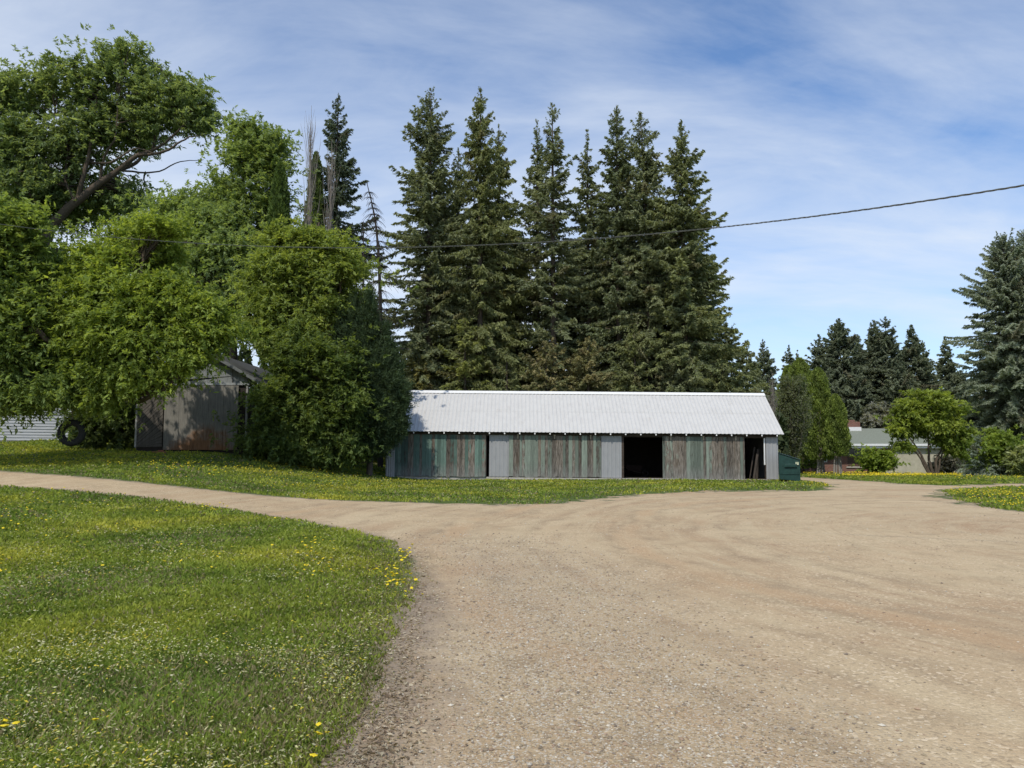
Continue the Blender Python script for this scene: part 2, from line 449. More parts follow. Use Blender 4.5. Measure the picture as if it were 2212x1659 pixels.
# dead leaves and twigs along the edge of the lawn
def litter():
    x, y, r = lawn_points(330000, 3.0, 13, .7, -36, 8)
    sd = poly_sd(x, y)
    sw = .30 + .16 * wob(x * 2.2, y * 2.2)
    k = (sd > -.35) & (sd < .9) & (rng.random(len(x)) < np.clip(1 - np.abs(sd - .10) / np.maximum(sw, .12), .012, 1) * .26)
    x, y, r, sd = x[k], y[k], r[k], sd[k]; n = len(x)
    c = np.stack([x, y, ground(x, y) + rng.uniform(.006, .022, n)], 1)
    a = rng.uniform(0, 6.283, n); L = rng.uniform(.007, .022, n) * (.8 + .05 * r)
    u = np.stack([np.cos(a), np.sin(a), rng.normal(0, .25, n)], 1) * L[:, None]
    v = np.stack([-np.sin(a), np.cos(a), rng.normal(.2, .5, n)], 1) * (L * rng.uniform(.12, .45, n))[:, None]
    V, F = diamonds(c, u, v)
    pal = np.array([[.42, .31, .22], [.52, .42, .31], [.26, .185, .13], [.60, .51, .39]])
    o = mesh_np('leaf_litter', V, F, M_grass, col=pal[rng.integers(0, 4, n)] * rng.uniform(.7, 1.2, (n, 1)))
    tag(o, 'brown dead leaves and twigs between the near lawn and the gravel', 'leaf litter', kind='stuff')
litter()

# ------------------------------------------------------------------ dandelions
def dandelion_protos():
    protos = []
    for k in range(5):
        mb = MB(); R = .021; ctr = len(mb.v)
        n = 14
        mb.v += [(0, 0, .010)]
        for i in range(n):
            a = 2 * math.pi * i / n; mb.v.append((R * .55 * math.cos(a), R * .55 * math.sin(a), .009))
        for i in range(n):
            a = 2 * math.pi * (i + .5) / n; q = R * (1.12 if i % 2 else .86); mb.v.append((q * math.cos(a), q * math.sin(a), .003 + .002 * (i % 3)))
        mb.v += [(0, 0, -.008)]
        for i in range(n):
            j = (i + 1) % n
            mb.f += [[0, 1 + i, 1 + j], [1 + i, 1 + n + i, 1 + j], [1 + j, 1 + n + i, 1 + n + j], [1 + n + j, 1 + n + i, 1 + 2 * n]]
        me = bpy.data.meshes.new('flower_head'); me.from_pydata(mb.v, [], mb.f); me.materials.append(M_petal)
        h = [.06, .085, .11, .075, .13][k]
        lx, ly = random.uniform(-.02, .02), random.uniform(-.02, .02)
        V, F = tubes(curve_pts([(0, 0, -.01), (lx * .3, ly * .3, h * .5), (lx, ly, h)], 4)[None], np.full((1, 4), .0025), 4)
        ms = bpy.data.meshes.new('stem'); ms.from_pydata([tuple(v) for v in V], [], [[int(i) for i in q] for q in F]); ms.materials.append(M_stem)
        protos.append((me, ms, (lx, ly, h)))
    return protos
DP = dandelion_protos()

def clump(U0, U1, V0, V1, n):
    out = []
    while len(out) < n:
        x, y = hit(random.uniform(U0, U1), random.uniform(V0, V1))
        if poly_sd(np.array([x]), np.array([y]))[0] < .12: out.append((x, y))
    return out
near = []
for (c_, lab, grp) in [
    ([(862, 893, 1196, 1222, 16), (805, 868, 1225, 1262, 16), (836, 900, 1252, 1285, 20), (905, 916, 1296, 1303, 1), (868, 880, 1290, 1300, 2)],
     'yellow dandelion in the cluster at the tip of the lawn beside the gravel', 'dandelions at the gravel corner of the lawn'),
    ([(655, 725, 1168, 1245, 34), (630, 700, 1190, 1260, 10)], 'yellow dandelion in the loose patch inside the lawn corner', 'dandelions in the patch near the lawn corner'),
    ([(430, 492, 1094, 1108, 20), (340, 520, 1088, 1125, 12)], 'yellow dandelion along the far driveway edge of the near lawn', 'dandelions beside the driveway bend'),
    ([(0, 110, 1085, 1135, 26), (0, 22, 1205, 1250, 8), (0, 60, 1130, 1160, 5), (40, 320, 1060, 1100, 22)], 'yellow dandelion in the far corner of the near lawn below the driveway', 'dandelions on the near lawn by the driveway'),
    ([(690, 742, 1600, 1625, 3), (676, 690, 1650, 1658, 1), (0, 40, 1575, 1620, 3), (60, 600, 1300, 1600, 2), (100, 600, 1110, 1250, 26)],
     'yellow dandelion standing alone in the near lawn grass', 'scattered dandelions in the near lawn')]:
    for a in c_:
        for (x, y) in clump(*a): near.append((x, y, lab, grp))
near.sort(key=lambda q: q[1])
for i, (x, y, lab, grp) in enumerate(near[:300]):
    me, ms, tp = DP[i % 5]
    r = thing('dandelion', lab, 'dandelion', (x, y, gz(x, y)), random.uniform(0, 6.28), grp)
    s = random.uniform(.6, 1.0) * (1 + .012 * y); r.scale = (s, s, s)
    st = bpy.data.objects.new('stem', ms); hd = bpy.data.objects.new('flower_head', me)
    for o in (st, hd): C.objects.link(o); o.parent = r
    hd.location = tp; hd.rotation_euler = (random.uniform(-.5, .5), random.uniform(-.5, .5), 0)

def far_dandelions():
    pts = []
    def add(U0, U1, V0, V1, n, s=1.0, g=False):
        U = rng.uniform(U0, U1, n); V = rng.normal((V0 + V1) / 2, (V1 - V0) / 4, n) if g else rng.uniform(V0, V1, n)
        for u, v in zip(U, V): pts.append((*hit(u, v), s))
    add(330, 600, 990, 1030, 150, 1.0, True); add(0, 330, 985, 1012, 50); add(560, 860, 992, 1060, 190, .8); add(600, 1150, 1020, 1082, 130, .6)
    add(1100, 1340, 1040, 1075, 30, .6)
    add(1735, 1900, 1019.5, 1025, 900, 1.5, True); add(1880, 2080, 1022, 1030, 450, 1.3); add(1735, 2100, 1025, 1032, 350, 1.2)
    add(2050, 2212, 1024, 1040, 120); add(2050, 2212, 1060, 1078, 90, .8); add(2090, 2212, 1075, 1100, 60, .9); add(1735, 1790, 1044, 1056, 30, .8)
    add(1820, 2000, 1028, 1031, 250, 1.2)
    p = np.array(pts); sd = poly_sd(p[:, 0], p[:, 1]); p = p[sd < -.1]
    p = p[~((p[:, 1] > 38.5) & (p[:, 1] < 46) & (p[:, 0] < 14.3) & (p[:, 0] > -7))]
    n = len(p)
    R = rng.uniform(.022, .032, n) * p[:, 2] * (1 + p[:, 1] * .004); z = ground(p[:, 0], p[:, 1]) + rng.uniform(.10, .16, n) * (1 + p[:, 1] * .003)
    ang = np.linspace(0, 2 * np.pi, 6, endpoint=False)
    ring = np.stack([p[:, 0, None] + R[:, None] * np.cos(ang), p[:, 1, None] + R[:, None] * np.sin(ang), np.repeat(z[:, None], 6, 1)], -1)
    top = np.stack([p[:, 0], p[:, 1], z + R * .6], -1)[:, None]; bot = np.stack([p[:, 0], p[:, 1], z - R * .6], -1)[:, None]
    V = np.concatenate([ring, top, bot], 1).reshape(-1, 3)
    f = np.array([[i, (i + 1) % 6, 6] for i in range(6)] + [[(i + 1) % 6, i, 7] for i in range(6)])
    F = (np.arange(n)[:, None, None] * 8 + f[None]).reshape(-1, 3)
    o = mesh_np('distant_dandelions', V, F, M_petal)
    tag(o, 'yellow dandelion blooms dotted across the lawns beyond the driveway', 'dandelions', kind='stuff')
far_dandelions()

# ------------------------------------------------------------------ trees
def spruce(label, U, Vtop, Y, W, n_br=300, seed=1, col=(.085, .095, .036), col2=(.055, .065, .03), bare=.02, weep=.5, shoot=.14, lean=0, z0=None,
           group=None, gaps=.25, power=.8, full=.42, Vbase=None, cut=None, name='spruce_tree', dens=1.15, fat=1.0):
    """a conifer whose tip stands where (U,Vtop) meets distance Y; W = greatest branch length"""
    R = np.random.default_rng(seed)
    top = P(U, Vtop, Y); x0 = top[0] - lean; b = np.array([x0, Y, gz(x0, Y)])
    H = top[2] - b[2]; W = W * 1.17; n_br = int(n_br * 1.85); shoot *= .98
    root = thing(name, label, 'tree', tuple(b), 0, group)
    # trunk
    tp = curve_pts([(0, 0, -.3), (lean * .15, 0, H * .4), (lean * .5, 0, H * .75), (lean, 0, H)], 16)
    rad = np.linspace(.0085 * H + .06, .012, 16)
    V, F = tubes(tp[None], rad[None], 8)
    def axis(h):
        return np.stack([np.interp(h, tp[:, 2], tp[:, 0]), np.zeros_like(h), h], -1)
    # branch bases grouped in whorls
    nw = max(10, int(H / .42)); hw = H * (bare + (1 - bare) * (np.linspace(0, 1, nw) ** .92)) * .985
    hw = hw + R.normal(0, .06, nw)
    per = np.maximum(3, R.poisson(n_br / nw, nw))
    h = np.repeat(hw, per); nB = len(h)
    az = R.uniform(0, 2 * np.pi, nB)
    h = np.clip(h + R.normal(0, .16, nB), .3, H * .992)
    t = 1 - h / H
    f = np.minimum(1, (t / full) ** power) * (1 - .22 * np.clip((t - .8) / .2, 0, 1))
    slow = 1 + .20 * np.sin(az * 2 + R.uniform(0, 6) + h * .5) + .14 * np.sin(h * 1.7 + R.uniform(0, 6))
    L = W * f * slow * R.uniform(.62, 1.12, nB)
    L = np.where(R.random(nB) < gaps, L * R.uniform(.3, .7, nB), L)
    L = np.maximum(L, .10 + .25 * t)
    e0 = np.interp(t, [0, .12, .4, 1], [1.5, .55, .08, -.22]) + R.normal(0, .22, nB)
    Sg = 7; s = np.linspace(0, 1, Sg)
    rad_dir = np.stack([np.cos(az), np.sin(az), np.zeros(nB)], -1)
    def bp(i, ss):
        """points on branch i at ss"""
        l = L[i]; d = rad_dir[i]
        horiz = l * ss * (1 - .06 * ss)
        vert = l * (e0[i] * ss - (.20 + .18 * weep) * ss ** 2 + (.20) * ss ** 3.2)
        p = axis(h[i]) + d * horiz[..., None]
        p[..., 2] += vert
        return p
    ii = np.repeat(np.arange(nB)[:, None], Sg, 1); ss = np.repeat(s[None], nB, 0)
    PB = bp(ii.ravel(), ss.ravel()).reshape(nB, Sg, 3)
    RB = (.006 + .011 * L)[:, None] * (1.05 - s)[None]
    V2, F2 = tubes(PB, RB, 3)
    tv, tf = join([(V, F), (V2, F2)])
    mesh_np('trunk', tv, tf, M_barkS, root, smooth=True)
    # branchlets
    kk = np.maximum(2, (L / .115 * dens).astype(int)) * 2
    bi = np.repeat(np.arange(nB), kk); nb = len(bi)
    sb = R.uniform(.06, 1.0, nb) ** .85
    p0 = bp(bi, sb)
    d = rad_dir[bi]; side = np.stack([-d[:, 1], d[:, 0], np.zeros(nb)], -1) * R.choice([-1, 1], nb)[:, None]
    fw = R.uniform(.35, 1.0, nb)
    dr = unit(d * fw[:, None] + side * R.uniform(.3, 1.0, nb)[:, None] + np.array([0, 0, 1.]) * (R.normal(-.15, .22, nb) - weep * R.uniform(.0, 1.0, nb) * .8)[:, None])
    bl = (.05 + .36 * np.sqrt(L[bi]) * (1.15 - sb)) * np.clip(.3 + t[bi] * 6, .3, 1) * R.uniform(.6, 1.25, nb)
    m = 5
    q = (np.arange(m) + .5) / m
    cen = p0[:, None] + dr[:, None] * (bl[:, None] * q[None])[..., None]
    cen[..., 2] -= (weep * .30 * (bl[:, None] * q[None] ** 2))
    cen = cen + R.normal(0, .022, cen.shape)
    N = nb * m; cen = cen.reshape(N, 3)
    D = unit(np.repeat(dr, m, 0) + R.normal(0, .42, (N, 3)))
    ln = shoot * R.uniform(.6, 1.25, N) * np.repeat(np.clip(.4 + t[bi] * 4, .4, 1), m)
    vv = unit(np.cross(D, R.normal(0, 1, (N, 3)))) * (ln * .30 * fat)[:, None]
    Vn, Fn = diamonds(cen, D * ln[:, None], vv)
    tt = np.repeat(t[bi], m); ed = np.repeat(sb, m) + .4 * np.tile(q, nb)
    mixf = np.clip(.25 + .5 * (ed - .5) + R.normal(0, .2, N) + .25 * np.sin(np.repeat(az[bi] * 3 + h[bi], m)), 0, 1)[:, None]  # shade put into the colour: needles darker inside the crown, lighter at branch tips
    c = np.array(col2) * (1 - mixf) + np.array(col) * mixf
    brown = np.repeat(R.random(nB) < .05, 1)[bi]; brown = np.repeat(brown, m)
    c[brown] = c[brown] * .5 + np.array([.10, .075, .045]) * .5
    c *= 1.75 * R.uniform(.75, 1.25, (N, 1))
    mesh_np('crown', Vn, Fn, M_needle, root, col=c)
    return root

GROUPW = 'tall spruces standing behind the white roofed shed'
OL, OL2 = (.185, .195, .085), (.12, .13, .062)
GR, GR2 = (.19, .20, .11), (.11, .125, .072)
mains = [
    # U, Vtop, Y, W, seed, col, n_br, lean, label, extra
    (931, 190, 50, 2.9, 11, (GR, GR2), 330, 0, 'tallest spruce at the left end of the row behind the shed', dict(full=.38)),
    (990, 318, 53, 2.0, 12, (GR, GR2), 240, 0, 'shorter spruce tucked right beside the leftmost tall spruce', {}),
    (1038, 187, 50, 2.7, 13, (OL, OL2), 300, 0, 'tall spruce with drooping twigs, second main tip from the left', dict(weep=1.2, gaps=.35)),
    (1078, 268, 52, 2.3, 14, (OL, OL2), 260, 0, 'thin weeping spruce leaning against the second tall spruce', dict(weep=1.3, gaps=.35)),
    (1160, 258, 53, 2.0, 15, (GR, GR2), 230, 0, 'narrow ragged spruce paired closely with a taller one mid row', dict(gaps=.45)),
    (1193, 221, 50, 2.3, 16, (GR, GR2), 220, 0, 'sparse spruce with bare visible trunk in the middle of the row', dict(gaps=.5)),
    (1268, 278, 52, 2.0, 17, (GR, GR2), 210, 0, 'shortest thin spruce in the middle of the row behind the shed', dict(gaps=.4)),
    (1331, 226, 51, 2.4, 18, ((.14, .16, .09), GR2), 300, 0, 'dark dense spruce with a narrow spire, right of the thin one', {}),
    (1383, 240, 50, 2.5, 19, (GR, GR2), 280, -.5, 'spruce whose crooked tip bends left, second from the right end', dict(weep=.8)),
    (1471, 260, 49, 2.9, 20, (OL, GR2), 380, 0, 'broad spruce closing the right end of the row behind the shed', dict(full=.5, power=.85)),
    (1568, 700, 50, 2.1, 21, (OL, GR2), 150, 0, 'low spruce at the foot of the row above the right part of the roof', {}),
    (1440, 470, 54, 2.6, 22, (GR, GR2), 230, 0, 'half hidden spruce filling behind the two right hand tall spruces', {}),
    (1240, 520, 55, 2.8, 23, (OL, GR2), 240, 0, 'shorter dark spruce standing behind the middle gap of the row', {}),
    (1120, 500, 55, 2.6, 24, (OL, OL2), 240, 0, 'half height olive spruce behind the drooping pair', {}),
]
mains += [
    (958, 430, 56, 2.6, 81, (GR, GR2), 260, 0, 'spruce filling behind the leftmost tall spruce, lower than its neighbours', {}),
    (1045, 480, 57, 2.8, 82, (OL, OL2), 260, 0, 'spruce filling behind the drooping pair, dark and low', {}),
    (1300, 440, 56, 2.8, 83, (GR, GR2), 260, 0, 'spruce filling behind the dark dense spire', {}),
    (1360, 400, 56, 2.7, 84, (GR, GR2), 260, 0, 'spruce filling behind the crooked tipped tree', {}),
    (1425, 400, 55, 2.6, 85, (OL, GR2), 260, 0, 'spruce filling the notch before the broad right end tree', {}),
    (1500, 520, 54, 2.9, 86, (OL, GR2), 240, 0, 'spruce low behind the broad right end tree', {})]
for (U, Vt, Y, W, sd_, cc, nb, ln, lab, ex) in mains:
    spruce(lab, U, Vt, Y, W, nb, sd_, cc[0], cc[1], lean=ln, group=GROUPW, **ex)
# understorey spruces just behind the shed
for (U, Vt, Y, W, sd_, lab, cc) in [(905, 770, 48.5, 2.3, 31, 'small olive spruce behind the left end of the shed roof', ((.26, .23, .085), OL2)),
                                (1005, 690, 48, 2.4, 32, 'small bright olive spruce behind the roof, right of the left end', ((.24, .25, .07), OL2)),
                                (1095, 760, 48, 2.1, 33, 'small pointed spruce just above the ridge, third of the low ones', (OL, OL2)),
                                (1180, 740, 48, 2.3, 34, 'low brownish spruce above the ridge near the shed middle', ((.24, .195, .10), OL2)),
                                (1270, 730, 48.5, 2.4, 35, 'low spruce with rusty twigs above the roof middle', ((.23, .19, .095), OL2)),
                                (1370, 710, 48, 2.4, 36, 'low olive spruce above the dark shed opening', (OL, OL2)),
                                (1470, 740, 48, 2.3, 37, 'low grey green spruce above the right hand sliding door', (GR, GR2)),
                                (1545, 780, 47.5, 1.9, 38, 'smallest spruce above the right end of the shed ridge', (OL, OL2)),
                                (1612, 738, 54, 1.7, 39, 'slim dark spruce peeking out right of the shed roof', (GR, GR2))]:
    spruce(lab, U, Vt, Y, W, 130, sd_, cc[0], cc[1], group='low spruces just above the shed ridge', full=.6, power=.7, dens=1.1)

# dark spruce among the left hand trees
spruce('dark lone spruce rising behind the maples beside the bare poplar twigs', 731, 200, 50, 3.0, 300, 41, (.10, .12, .085), (.065, .08, .055), gaps=.35, weep=.6, power=.95, full=.5)
spruce('grey green spruce half hidden behind the leafy maples', 800, 610, 49, 1.9, 150, 42, (.16, .17, .09), (.09, .10, .06), gaps=.4)
# right hand big blue spruces
for (U, Vt, Y, W, sd_, nb, lab) in [(2166, 505, 72, 4.4, 51, 420, 'big blue grey spruce at the right edge, the nearer rounder one'),
                                (2218, 498, 73, 4.6, 52, 420, 'big blue grey spruce cut by the right edge of view')]:
    spruce(lab, U, Vt, Y, W, nb, sd_, (.23, .25, .19), (.12, .14, .10), full=.55, power=.72, group='big blue grey spruces right of the bungalow', dens=1.25, shoot=.16, gaps=.15)
spruce('low spreading blue spruce with branches on the grass beside the leafy shrub', 2128, 960, 54, 1.8, 90, 53, (.24, .27, .22), (.13, .15, .12), full=.8, power=.5, dens=1.2, weep=.2)
# spruce row behind the bungalow
for (U, Vt, Y, W, sd_, nb, lab) in [
    (1648, 733, 96, 3.0, 61, 150, 'small distant spruce just right of the long shed roof'),
    (1703, 745, 100, 2.2, 62, 110, 'slim distant spruce with forked look above the cedar'),
    (1722, 757, 99, 2.2, 63, 110, 'shorter slim distant spruce beside the forked one'),
    (1768, 722, 94, 3.0, 64, 150, 'pointed spruce left of the broad rounded one behind the bungalow'),
    (1812, 688, 92, 5.2, 65, 260, 'broad full spruce behind the bungalow chimney'),
    (1852, 722, 96, 3.0, 66, 150, 'thin spruce tip just right of the broad full spruce'),
    (1886, 690, 93, 3.6, 67, 190, 'left spruce of the close pair behind the bungalow roof'),
    (1912, 684, 91, 4.0, 68, 210, 'tallest tip of the close spruce pair behind the bungalow roof'),
    (1969, 701, 91, 3.6, 69, 200, 'spruce standing behind the round leafy tree'),
    (1995, 740, 93, 2.6, 70, 130, 'shorter spruce at the right flank of the one behind the round tree'),
    (2040, 727, 94, 2.5, 71, 150, 'separate narrow spruce between the round tree and the big blue spruce'),
    (1850, 790, 88, 4.0, 72, 170, 'low dark spruce directly behind the chimney'),
    (1940, 780, 87, 4.0, 73, 170, 'low dark spruce filling behind the pale blossoming tree'),
    (2075, 800, 85, 4.0, 74, 170, 'low dark spruce left of the big blue spruce'),
    (1790, 800, 88, 3.5, 75, 150, 'low dark spruce behind the tall cedar columns'),
    (1660, 830, 80, 3.0, 76, 120, 'low spruce right behind the shed gable end')]:
    spruce(lab, U, Vt, Y, W * 1.25, int(nb * 1.2), sd_, (.15, .165, .11), (.085, .10, .07), group='distant spruces behind the bungalow', shoot=.20, dens=.9, gaps=.12, fat=1.15, full=.75, power=.9)
def filler():
    R = np.random.default_rng(99); cs = []
    for (U0, U1, Y, zt, n) in [(-500, 900, 62, 9, 26000), (860, 1700, 60, 5.5, 16000), (1650, 2500, 108, 9, 16000)]:
        u = R.uniform(U0, U1, n); Yy = Y + R.uniform(-1.5, 4, n)
        x = (u - CU) / FPX * Yy; top = zt * (.8 + .2 * np.sin(u * .03) + .12 * np.sin(u * .11))
        z = ground(x, Yy) + R.random(n) ** .8 * top
        cs.append(np.stack([x, Yy, z], 1))
    c = np.concatenate(cs); n = len(c)
    u = unit(R.normal(0, 1, (n, 3))); v = unit(np.cross(u, R.normal(0, 1, (n, 3))))
    s = R.uniform(.2, .42, n)[:, None]
    V, F = diamonds(c, u * s, v * s * .45)
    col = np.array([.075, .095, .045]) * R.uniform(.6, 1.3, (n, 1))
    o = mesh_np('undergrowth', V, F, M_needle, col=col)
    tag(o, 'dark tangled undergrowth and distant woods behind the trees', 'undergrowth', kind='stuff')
filler()

# ---- broadleaf trees
def leafy(name, label, base, limbs, lobes, n_leaf, seed, c1, c2, leaf=.11, group=None, cat='tree', twig=.5, bark=None, sub=.5, droop=.35, wood_r=.025, per=15, sub_r=.42, flat=.6):
    """base (x,y); limbs [(pts world, r0, r1)]; lobes [(centre world, (rx,ry,rz), weight)]"""
    R = np.random.default_rng(seed)
    b = np.array([base[0], base[1], gz(*base)])
    root = thing(name, label, cat, tuple(b), 0, group)
    parts = []; nodes = []
    for pts, r0, r1 in limbs:
        pts = np.array(pts) - b
        parts.append(limb(pts, r0, r1, 16, 9, .02)); nodes.append(curve_pts(pts, 24)[6:])
    nodes = np.concatenate(nodes)
    wsum = sum(l[2] for l in lobes); ns_tot = n_leaf / per
    cc = []; cw = []
    for cen, rad, w in lobes:
        cen = np.array(cen) - b; rad = np.array(rad)
        k = max(3, int(ns_tot * w / wsum * sub / 8.5))
        d = unit(R.normal(0, 1, (k, 3)))
        rr_ = R.uniform(.25, 1.0, k) ** .65; rr_ = np.where(R.random(k) < .22, rr_ * R.uniform(1.0, 1.26, k), rr_)
        lump = 1 + .16 * np.sin(d[:, 0] * 5 + R.uniform(0, 6)) * np.sin(d[:, 2] * 6 + R.uniform(0, 6))
        p = cen + d * rad * (rr_ * lump)[:, None]
        cc.append(p); cw.append(np.full(k, w))
    cc = np.concatenate(cc)
    floor = ground(cc[:, 0] + b[0], cc[:, 1] + b[1]) - b[2] + .15
    cc = cc[cc[:, 2] > floor - .1]
    if len(cc) > 40:
        DD = np.linalg.norm(cc[:, None] - cc[None], axis=2); near3 = np.sort(DD, 1)[:, 3]
        cc = cc[near3 < np.percentile(near3, 50) * 1.75]
    nc = len(cc)
    # boughs out to the clumps
    dist = np.linalg.norm(cc[:, None] - nodes[None], axis=2) + np.maximum(0, nodes[None, :, 2] - cc[:, None, 2]) * .6
    nn = nodes[np.argmin(dist, 1)]
    s = np.linspace(0, 1, 6)[None, :, None]
    PB = nn[:, None] * (1 - s) + cc[:, None] * s
    PB[..., 2] += (np.sin(s[..., 0] * np.pi) * .12 * np.linalg.norm(cc - nn, axis=1)[:, None])
    PB[:, 1:-1] += R.normal(0, .07, PB[:, 1:-1].shape)
    RB = (wood_r * (.5 + .35 * np.linalg.norm(cc - nn, axis=1)))[:, None] * np.linspace(1, .25, 6)[None]
    parts.append(tubes(PB, np.minimum(RB, .09), 4))
    tv, tf = join(parts)
    mesh_np('trunk', tv, tf, bark or M_bark, root, smooth=True)
    # sprays of leaves
    ns = int(ns_tot); ci = R.integers(0, nc, ns)
    csz = R.lognormal(-.15, .48, nc)
    off = R.normal(0, 1, (ns, 3)) * np.array([sub_r, sub_r, sub_r * flat]) * csz[ci][:, None]
    sp0 = cc[ci] + off
    outd = unit(cc[ci] - cc.mean(0) + R.normal(0, 1.2, (ns, 3)))
    tw = unit(outd + np.array([0, 0, .25]) + R.normal(0, .35, (ns, 3)))
    tl = twig * R.uniform(.5, 1.2, ns)
    q = (np.arange(per) + .5) / per
    cen = sp0[:, None] + tw[:, None] * (tl[:, None] * q[None])[..., None]
    cen[..., 2] -= droop * tl[:, None] * q[None] ** 2
    N = ns * per
    sd2 = unit(np.cross(np.repeat(tw, per, 0), R.normal(0, 1, (N, 3)) * .7 + np.array([0, 0, 1.])))
    sgn = np.tile(np.where(np.arange(per) % 2 == 0, 1, -1), ns)[:, None]
    ld = unit(sd2 * sgn + np.repeat(tw, per, 0) * .55 + np.array([0, 0, -.35]) + R.normal(0, .3, (N, 3)))
    ln = leaf * .9 * R.lognormal(0, .28, N)
    cen = cen.reshape(N, 3) + ld * ln[:, None] * .9
    up = unit(np.array([0, 0, 1.]) + R.normal(0, .45, (N, 3)))
    vv = unit(np.cross(ld, up)) * (ln * .42)[:, None]
    gzv = ground(cen[:, 0] + b[0], cen[:, 1] + b[1]) - b[2]
    k = cen[:, 2] > gzv + .03
    V, F = diamonds(cen[k], (ld * ln[:, None])[k], vv[k])
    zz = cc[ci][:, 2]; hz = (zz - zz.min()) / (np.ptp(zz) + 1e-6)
    mixf = np.clip(R.normal(.5, .3, nc)[ci] + .35 * (hz - .5), 0, 1)  # higher clumps coloured lighter, painting in the light on the crown top
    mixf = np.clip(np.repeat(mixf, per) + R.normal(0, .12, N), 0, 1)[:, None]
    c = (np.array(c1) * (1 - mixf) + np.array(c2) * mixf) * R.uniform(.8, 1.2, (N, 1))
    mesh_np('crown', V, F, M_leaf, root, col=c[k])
    return root

def LB(U, V, Y, rU, rV, w=1.0, depth=None):
    """crown lobe surveyed at (U,V), distance Y"""
    k = Y / FPX; rU = max(6, rU - 9) if Y < 60 else rU; rV = max(6, rV - 9) if Y < 60 else rV
    return (P(U, V, Y), (rU * k, (depth or (rU + rV) / 2) * k, rV * k), w)

def base_at(U, Y): return ((U - CU) / FPX * Y / (cp), Y)
def gp(U, Y):
    x, y = base_at(U, Y); return np.array([x, y, gz(x, y) - .2])

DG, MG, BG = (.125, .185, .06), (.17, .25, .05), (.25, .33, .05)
# the big old maple with the leaning limb
Y = 55
tr = [P(62, 700, Y), P(70, 560, Y), P(108, 485, Y)]
leafy('maple_tree', 'largest old maple at the left with a heavy limb leaning right', base_at(55, Y),
      [([gp(55, Y), P(62, 780, Y), P(66, 640, Y), P(108, 485, Y)], .5, .42),
       ([P(104, 492, Y), P(160, 440, Y), P(215, 396, Y), P(255, 368, Y), P(300, 335, Y), P(348, 316, Y - .5), P(405, 262, Y - 1)], .36, .05),
       ([P(300, 335, Y), P(355, 328, Y - 1), P(400, 300, Y - 1), P(440, 290, Y - 1)], .13, .02), ([P(330, 322, Y), P(340, 280, Y), P(370, 230, Y), P(375, 190, Y)], .11, .02),
       ([P(215, 396, Y), P(225, 340, Y - .5), P(250, 290, Y - 1), P(255, 200, Y - 1)], .12, .02), ([P(165, 436, Y), P(140, 390, Y), P(145, 320, Y), P(120, 250, Y)], .13, .02),
       ([P(255, 368, Y), P(330, 372, Y + 1), P(390, 350, Y + 1), P(440, 345, Y + 1)], .08, .015),
       ([P(168, 432, Y), P(180, 380, Y - .5), P(192, 335, Y - .5), P(205, 250, Y - .5), P(215, 170, Y)], .2, .04),
       ([P(250, 372, Y), P(300, 345, Y + 1), P(300, 290, Y + 1), P(330, 230, Y + 1)], .16, .04),
       ([P(66, 640, Y), P(95, 440, Y + 1), P(90, 330, Y + 1), P(100, 210, Y + 1)], .34, .06),
       ([P(66, 640, Y), P(20, 420, Y + 1), P(-10, 300, Y + 1), P(0, 220, Y)], .3, .05),
       ([P(192, 352, Y), P(240, 350, Y - 1), P(290, 322, Y - 1), P(330, 330, Y - 1)], .1, .03)],
      [LB(265, 155, Y, 88, 60, 1.1), LB(165, 190, Y, 75, 70, 1), LB(60, 200, Y, 75, 60, 1), LB(-20, 230, Y, 60, 80, .8), LB(315, 200, Y, 45, 60, .6),
       LB(395, 225, Y, 62, 62, 1.0), LB(425, 260, Y, 40, 40, .5), LB(330, 265, Y, 60, 50, .55), LB(110, 300, Y, 80, 60, .8), LB(20, 330, Y, 80, 70, .9),
       LB(205, 275, Y, 70, 45, .8), LB(265, 255, Y + 1, 70, 50, .7), LB(190, 350, Y + 2, 75, 55, .7), LB(280, 305, Y + 1.5, 65, 34, .5), LB(60, 390, Y - 1, 80, 60, .7), LB(40, 300, Y - 1, 60, 50, .5), LB(130, 430, Y + 2, 80, 60, .7), LB(240, 420, Y + 3, 60, 40, .5), LB(100, 400, Y + 1, 70, 60, .8), LB(200, 450, Y + 3, 90, 50, .7), LB(0, 440, Y, 70, 60, .7), LB(300, 420, Y + 2, 70, 40, .5), LB(140, 560, Y + 2, 120, 70, .8)],
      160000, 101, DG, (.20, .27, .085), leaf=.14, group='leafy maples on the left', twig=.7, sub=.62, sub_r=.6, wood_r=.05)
Y = 49
